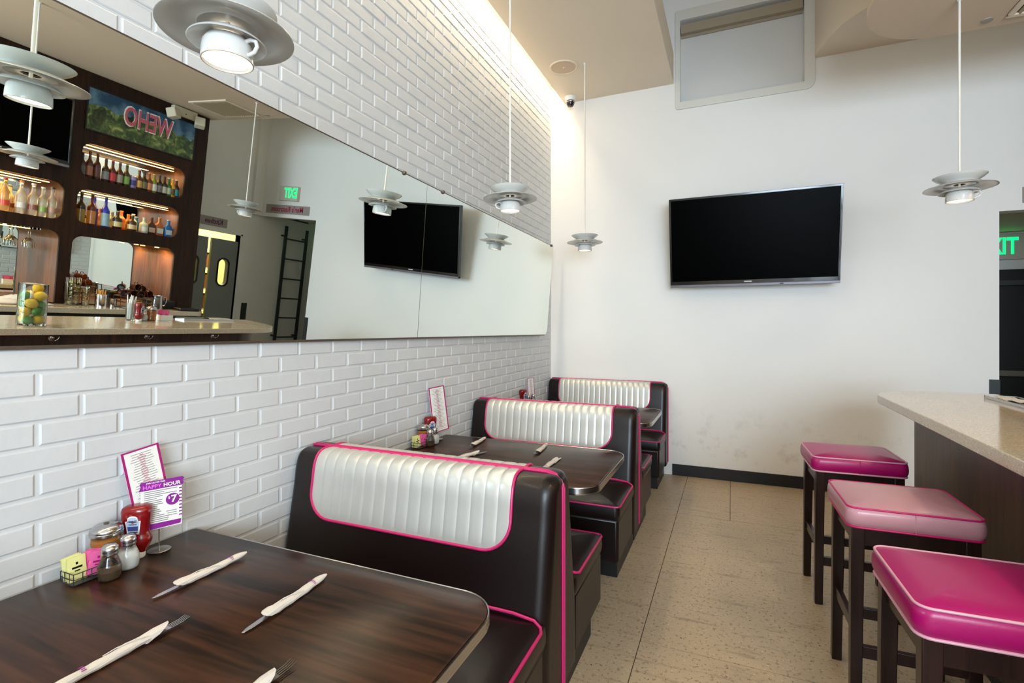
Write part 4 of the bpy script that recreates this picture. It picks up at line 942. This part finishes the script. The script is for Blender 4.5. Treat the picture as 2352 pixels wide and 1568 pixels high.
# hanging wine glasses
m_wine = mat('wine_glass', C(250, 250, 245), .03, var=0, trans=1)
wg = None
for i, (y, x) in enumerate(((2.21, 4.30), (2.30, 4.32), (2.36, 4.42), (2.42, 4.30), (2.475, 4.40))):
    if wg is None:
        mb = MB(); mb.lathe([(.033, .0), (.034, -.002), (.006, -.008), (.004, -.014), (.0038, -.075), (.010, -.085), (.034, -.11), (.040, -.135), (.038, -.175), (.036, -.175), (.038, -.135), (.031, -.11), (.004, -.088)], seg=24)
        wg = obj('wine_glass', mb, m_wine, smooth=60); tag(wg, 'wine glass hanging upside down from the rack in the left niche', 'wine glass', 'hanging wine glasses'); o = wg
    else: o = wg.copy(); COL.objects.link(o)
    o.location = (x, y, HL['left_lower_niche'][3]-.018)
mb = MB()
for y in (2.21, 2.30, 2.36, 2.42, 2.475):
    for s in (-1, 1): mb.box(4.25, 4.5, y+s*.012-.004, y+s*.012+.004, HL['left_lower_niche'][3]-.018, HL['left_lower_niche'][3]-.001)
tag(obj('glass_rack', mb, m_chrome), 'chrome rack under the niche top holding wine glasses', 'rack')
# bar television, emergency light
bt = make_tv('black television on the back bar, left edge of the mirror', 1.05, .62, 'bar_television'); bt.location = (XU-.056, 2.08, 2.33); bt.rotation_euler = (0, 0, -PI/2)
t = thing('emergency_light', 'cream twin-head emergency light above the landscape sign', 'emergency light', (XU-.001, 3.62, 3.17))
mb = MB(); mb.box(-.06, 0, -.13, .13, 0, .09); obj('housing', mb, m_cream_pl, t, bev=.008)
for s in (-1, 1):
    mb = MB(); mb.box(-.06, .04, -.05, .05, -.05, .05, T(-.075, s*.15, -.015) @ Matrix.Rotation(.5*s, 4, 'Z') @ Matrix.Rotation(.3, 4, 'Y')); obj('lamp_head', mb, m_cream_pl, t, bev=.01)
mb = MB(); mb.cyl(0, 0, 0, .003, .006, 12, M=T(-.06, 0, .03) @ Matrix.Rotation(-PI/2, 4, 'Y')); obj('test_button', mb, m_black, t)

# back counter and the things on it
ZK = 1.045
mb = MB(); pl = [(3.885, 1.0), (XR-.01, 1.0), (XR-.01, 3.9), (4.0, 3.9)]+[(3.985+.10*math.cos(a), 3.80+.10*math.sin(a)) for a in [PI/2+PI/2*i/6 for i in range(7)]]
mb.prism(pl, ZK-.05, ZK); tag(obj('back_counter', mb, m_stone, bev=.003), 'quartz work counter under the back bar cabinet, in the mirror', 'counter')
t = thing('under_counter_cooler', 'dark steel under-counter cooler below the back counter', 'cooler', (4.4, 2.45, 0))
mb = MB(); mb.box(-.44, .44, -1.4, 1.4, .08, ZK-.052); obj('body', mb, m_dgrey, t)
for k in range(3):
    q = MB(); q.box(-.465, -.441, -1.38+.93*k, -.48+.93*k, .12, ZK-.09); dd = obj('door', q, m_steel, t, bev=.003)
    q = MB(); q.tube([(-.47, -.55+.93*k, .55), (-.495, -.55+.93*k, .56), (-.495, -.55+.93*k, .85), (-.47, -.55+.93*k, .86)], .007, 8); obj('handle', q, m_chrome, dd)
mb = MB(); mb.box(-.40, .40, -1.38, 1.38, 0, .08); obj('toe_kick', mb, m_black, t)
g0 = None; m_tumb = mat('tumbler_glass', C(250, 245, 225), .04, var=0, trans=1)
for (x, y, n) in ((4.10, 2.68, 5), (4.14, 2.755, 5), (4.10, 2.815, 3), (4.17, 2.70, 4)):
    for k in range(n):
        if g0 is None:
            mb = MB(); mb.lathe([(.001, 0), (.026, 0), (.036, .085), (.034, .085), (.0245, .006), (.001, .005)], seg=20); g0 = obj('tumbler', mb, m_tumb, smooth=50); tag(g0, 'clear tumbler in the stacked glasses on the back counter, in the mirror', 'glass', 'stacked tumblers on the back counter'); o = g0
        else: o = g0.copy(); COL.objects.link(o)
        o.location = (x, y, ZK+.0005+k*.045)
def canister(x, y, r, h, label, sticks):
    t = thing('steel_canister', label, 'canister', (x, y, ZK+.0005), 0, 'steel canisters on the back counter')
    mb = MB(); mb.lathe([(.001, 0), (r, 0), (r, h), (r-.002, h), (r-.002, .005), (.001, .004)], seg=28); obj('can', mb, m_chrome, t)
    if sticks:
        q = MB()
        for i in range(30):
            a = RND.uniform(0, 6.28); d = RND.uniform(0, r*.75); q.tube([(d*math.cos(a), d*math.sin(a), .01), (d*1.25*math.cos(a), d*1.25*math.sin(a), h+RND.uniform(.02, .05))], .003, 5)
        s = obj('wooden_sticks', q, cmat(226, 170, 90), loc=(x, y, ZK+.0005)); tag(s, 'bundle of wooden sticks in the tall steel canister', 'sticks'); s['kind'] = 'stuff'
canister(4.05, 2.925, .052, .125, 'tall steel canister full of wooden sticks, in the mirror', True)
canister(4.10, 3.045, .042, .085, 'short steel canister beside the stick canister, in the mirror', False)
t = thing('cup_crate', 'dark wire crate under the brown cups on the back counter', 'crate', (4.06, 3.225, ZK+.0005))
mb = MB()
for zz in (.004, .06, .115): mb.tube([(x, y, zz) for x, y in rrect(-.12, .12, -.125, .125, .01, 3)], .004, 6, True)
for yy in (-.125, -.06, 0, .06, .125):
    for xx in (-.12, .12): mb.tube([(xx, yy, .002), (xx, yy, .115)], .003, 6)
mb.box(-.12, .12, -.125, .125, .112, .118); obj('wires', mb, m_bronze, t)
m_mug = mat('brown_cup', C(84, 40, 16), .2, var=.1, coat=.4)
cu0 = None
for i, (x, y, zz, a) in enumerate(((4.08, 3.10, .155, .4), (4.1, 3.17, .155, -.3), (4.08, 3.25, .155, .2), (4.1, 3.32, .155, -.5), (4.12, 3.12, .215, 1.2), (4.1, 3.21, .218, -.2), (4.1, 3.28, .215, .5), (4.2, 3.15, .155, .8), (4.2, 3.25, .155, 2))):
    if cu0 is None:
        cu0 = thing('brown_cup', 'brown cup lying in the heap of cups on the back counter, in the mirror', 'cup', (x, y, ZK), 0, 'heap of brown cups')
        mb = MB(); mb.lathe([(.001, 0), (.028, 0), (.034, .004), (.036, .08), (.033, .08), (.030, .008), (.001, .006)], seg=22); obj('body', mb, m_mug, cu0, smooth=50)
        mb = MB(); mb.tube([(.034, 0, .065), (.052, 0, .062), (.056, 0, .04), (.05, 0, .022), (.034, 0, .018)], .004, 6); obj('handle', mb, m_mug, cu0); o = cu0
    else: o = dup(cu0)
    o.location = (x-.035, y, ZK+zz); o.rotation_euler = Euler((0, -PI/2+.1*math.sin(i*3), a*.5))
t = thing('water_pitcher', 'steel water pitcher on the back counter behind the straws, in the mirror', 'pitcher', (3.975, 3.41, ZK+.0005))
mb = MB(); mb.lathe([(.001, 0), (.05, 0), (.055, .03), (.048, .13), (.052, .15), (.049, .15), (.045, .13), (.05, .03), (.001, .006)], seg=28); obj('body', mb, m_steel, t, smooth=50)
mb = MB(); mb.tube([(0, .05, .135), (0, .085, .13), (0, .09, .08), (0, .075, .045), (0, .053, .04)], .006, 8); obj('handle', mb, m_chrome, t)
for (x, y, sx, sy, h, nm, lab) in ((4.17, 3.54, .12, .11, .085, 'receipt_printer', 'black box printer on the back counter near its end'), (4.02, 3.72, .13, .11, .03, 'black_tray', 'flat black tray at the end of the back counter')):
    t = thing(nm, lab+', in the mirror', 'printer' if 'print' in nm else 'tray', (x, y, ZK+.0005))
    mb = MB(); mb.box(-sx, sx, -sy, sy, 0, h); obj('body', mb, m_black, t, bev=.01)
    mb = MB(); mb.box(-sx*.6, sx*.6, -sy*.7, sy*.7, h, h+.006); obj('lid' if h > .05 else 'mat', mb, m_bezel, t, bev=.002)
t = thing('white_towel', 'crumpled white towel on the back counter, left edge of the mirror', 'towel', (4.12, 2.33, ZK))
mb = MB(); rows = [[(-.12+.24*i/16, -.2+.4*k/20, .012+.05*max(0, math.sin(PI*i/16)*math.sin(PI*k/20))*(1+.5*math.sin(i*1.1+k*.8))) for i in range(17)] for k in range(21)]; mb.grid(rows)
q = obj('cloth', mb, m_napkin, t, smooth=60); sd = q.modifiers.new('solid', 'SOLIDIFY'); sd.thickness = .01
t = thing('orange_packet', 'orange wrapped packet on the white towel, in the mirror', 'packet', (4.10, 2.45, ZK+.07), .4)
mb = MB(); cushion(mb, -.04, .04, -.05, .05, 0, .02, .01, .004, .01, .008); obj('wrapper', mb, cmat(230, 150, 50), t, smooth=50)
mb = MB(); mb.box(-.036, .036, -.056, -.05, .008, .012); mb.box(-.036, .036, .05, .056, .008, .012); obj('crimp', mb, cmat(230, 150, 50), t)

# ------------------------------------------------------------------ kitchen doorway (mirror)
mb = MB(); mb.box(XR+.1, 6.4, 3.4, 3.5, 0, 2.6); mb.box(XR+.1, 6.4, 6.3, 6.4, 0, 2.6); mb.box(6.4, 6.5, 3.4, 6.4, 0, 2.6); mb.box(XR+.1, 6.5, 3.4, 6.4, 2.6, 2.7); struct('wall_kitchen', mb, m_kit, smooth=0)
mb = MB(); mb.box(XR-.008, XR+.11, 4.11, 4.14, 0, 2.05); mb.box(XR-.008, XR+.11, 4.97, 5.0, 0, 2.05); mb.box(XR-.008, XR+.11, 4.11, 5.0, 2.03, 2.05); struct('trim_1', mb, m_wall, smooth=0)
def swing(name, ya, yb, label):
    t = thing(name, label, 'door', (XR+.05, (ya+yb)/2, .02)); t['kind'] = 'structure'
    h = (yb-ya)/2; ov = [(.07*math.cos(a), 1.47+.11*(1 if math.sin(a) >= 0 else -1)+.07*math.sin(a)) for a in [2*PI*i/36 for i in range(36)]]
    mb = plate_with_holes([(-h, .0), (h, .0), (h, 1.92), (-h, 1.92)], [ov], MU, .04); obj('leaf', mb, m_door, t, smooth=30)
    fr = MB(); n = len(ov); big = [(y*1.3, 1.47+(z-1.47)*1.11) for y, z in ov]
    fr.loft([[(-.022, y, z) for y, z in ov], [(-.028, y, z) for y, z in ov], [(-.028, y, z) for y, z in big], [(-.020, y, z) for y, z in big]], True, False, False); obj('window_gasket', fr, m_black, t)
    mb = MB(); mb.loft([[(.0, y, z) for y, z in ov]], True, False, True); obj('window_pane', mb, m_glass, t)
    mb = MB(); mb.box(-.024, -.0205, -h+.02, h-.02, .05, .75); obj('kick_plate', mb, m_steel, t)
swing('door_1', 4.145, 4.528, 'left grey swinging kitchen door with oval window, in the mirror'); swing('door_2', 4.582, 4.965, 'right grey swinging kitchen door with oval window, in the mirror')
t = thing('storage_shelf', 'wire shelf with jars inside the bright kitchen, seen through the door gap', 'shelf', (5.6, 4.62, 0))
for k in range(6):
    q = MB(); q.box(-.2, .2, -.42, .42, .3+.30*k, .32+.30*k); obj('board', q, m_steel, t)
for sx in (-.2, .2):
    for sy in (-.42, .42): q = MB(); q.cyl(sx, sy, 0, 1.84, .014, 10); obj('post', q, m_steel, t)
j0 = None
for k in range(5):
    for i in range(7):
        if j0 is None:
            j0 = thing('storage_jar', 'brown storage jar on the kitchen shelf behind the swinging doors', 'jar', (0, 0, 0), 0, 'jars on the kitchen shelf')
            mb = MB(); mb.lathe([(.001, 0), (.05, 0), (.055, .02), (.055, .16), (.035, .19), (.001, .19)], seg=16); obj('body', mb, cmat(150, 96, 40), j0, smooth=50)
            mb = MB(); mb.cyl(0, 0, .19, .215, .04, 14); obj('lid', mb, cmat(60, 40, 26), j0); o = j0
        else: o = dup(j0)
        o.location = (5.5, 4.27+.115*i, .3205+.30*k)
l = bpy.data.lights.new('kitchen_lamp', 'POINT'); l.energy = 110; l.color = (1, .97, .80); l.shadow_soft_size = .2
o = bpy.data.objects.new('kitchen_lamp', l); COL.objects.link(o); o.location = (5.2, 5.2, 2.4)
def sign(name, label, w, h, txt, size, M, mtx=m_signtx):
    t = thing(name, label, 'sign', M.translation)
    R3 = M.to_3x3().to_4x4()
    mb = MB(); mb.box(-w/2, w/2, -h/2, h/2, 0, .012, R3); obj('board', mb, m_sign, t, bev=.002)
    mb = MB(); mb.text(txt, size, R3 @ T(0, 0, .0125), bold=True, sx=.9); obj('lettering', mb, mtx, t, smooth=0)
sign('kitchen_sign', 'grey and purple kitchen sign above the swinging doors, in the mirror', .385, .115, 'Kitchen', .092, T(XR-.0005, 4.55, 2.155) @ FACE_W, mat('plum_text', C(96, 36, 70), .5))
sign('restroom_sign', "grey men's restroom sign with red letters above the passage, at the right edge", .845, .122, "Men's Restroom", .105, T(4.307, YF-.0005, 2.485) @ FACE_S)
def exit_sign(label, M, w, h, ls, off):
    t = thing('exit_sign', label, 'exit sign', M.translation)
    R3 = M.to_3x3().to_4x4()
    mb = MB(); mb.box(-w/2, w/2, -h/2, h/2, 0, .05, R3); obj('housing', mb, m_exitbox, t, bev=.005)
    mb = MB(); mb.text('EXIT', ls, R3 @ T(off, 0, .0515), bold=True, sx=.64); obj('letters', mb, m_green, t, smooth=0, label='glowing green letters')
exit_sign('small green exit sign on the wall above the restroom sign, in the mirror', T(4.275, YF-.0005, 2.705) @ FACE_S, .355, .20, .19, -.05)
exit_sign('green EXIT sign above the black door at the end of the passage, right edge', T(4.375, YP-.0005, 2.285) @ FACE_S, .40, .265, .238, -.03)

# passage: exit door, ladder, corner guards
t = thing('exit_door', 'black exit door at the end of the passage, right edge of the photo', 'door', (4.33, YP-.0005, 0)); t['kind'] = 'structure'
mb = MB(); mb.box(-.46, .46, -.045, 0, .005, 2.05); obj('leaf', mb, m_black, t, bev=.003)
mb = MB(); mb.box(-.40, .40, -.10, -.07, .95, 1.01); mb.box(-.40, -.34, -.10, -.045, .94, 1.02); mb.box(.34, .40, -.10, -.045, .94, 1.02); obj('push_bar', mb, m_steel, t, bev=.004)
mb = MB(); mb.box(-.1, .28, -.10, -.045, 1.88, 1.94); obj('door_closer', mb, m_dgrey, t, bev=.006)
t = thing('roof_ladder', 'dark steel wall ladder inside the passage, in the mirror', 'ladder', (4.79, 5.86, 0))
for y in (-.2, .2):
    q = MB(); q.box(-.008, .008, y-.026, y+.026, .3, 2.30); obj('rail', q, m_dgrey, t)
for k in range(7):
    q = MB(); q.tube([(0, -.2, .58+.306*k-.0), (0, .2, .58+.306*k)], .011, 10); obj('rung', q, m_dgrey, t)
for z in (.6, 2.15):
    for y in (-.2, .2): q = MB(); q.box(0, .079, y-.02, y+.02, z-.012, z+.012); obj('standoff', q, m_dgrey, t)
for x, lab in ((3.704, 'dark metal corner guard on the wall left of the passage opening'), (3.78, None)):
    if lab:
        mb = MB(); mb.box(3.683, 3.7475, YF-.004, YF-.0006, .11, 1.035); mb.box(3.7465, 3.7505, YF-.004, YF+.07, .0, 1.035); tag(obj('corner_guard', mb, m_dgrey), lab, 'corner guard')
mb = MB(); mb.box(XR-.004, XR-.0005, 5.09, 5.18, 0, 1.08); tag(obj('corner_guard', mb, m_dgrey), 'dark metal guard on the wall beside the kitchen doors, in the mirror', 'corner guard')
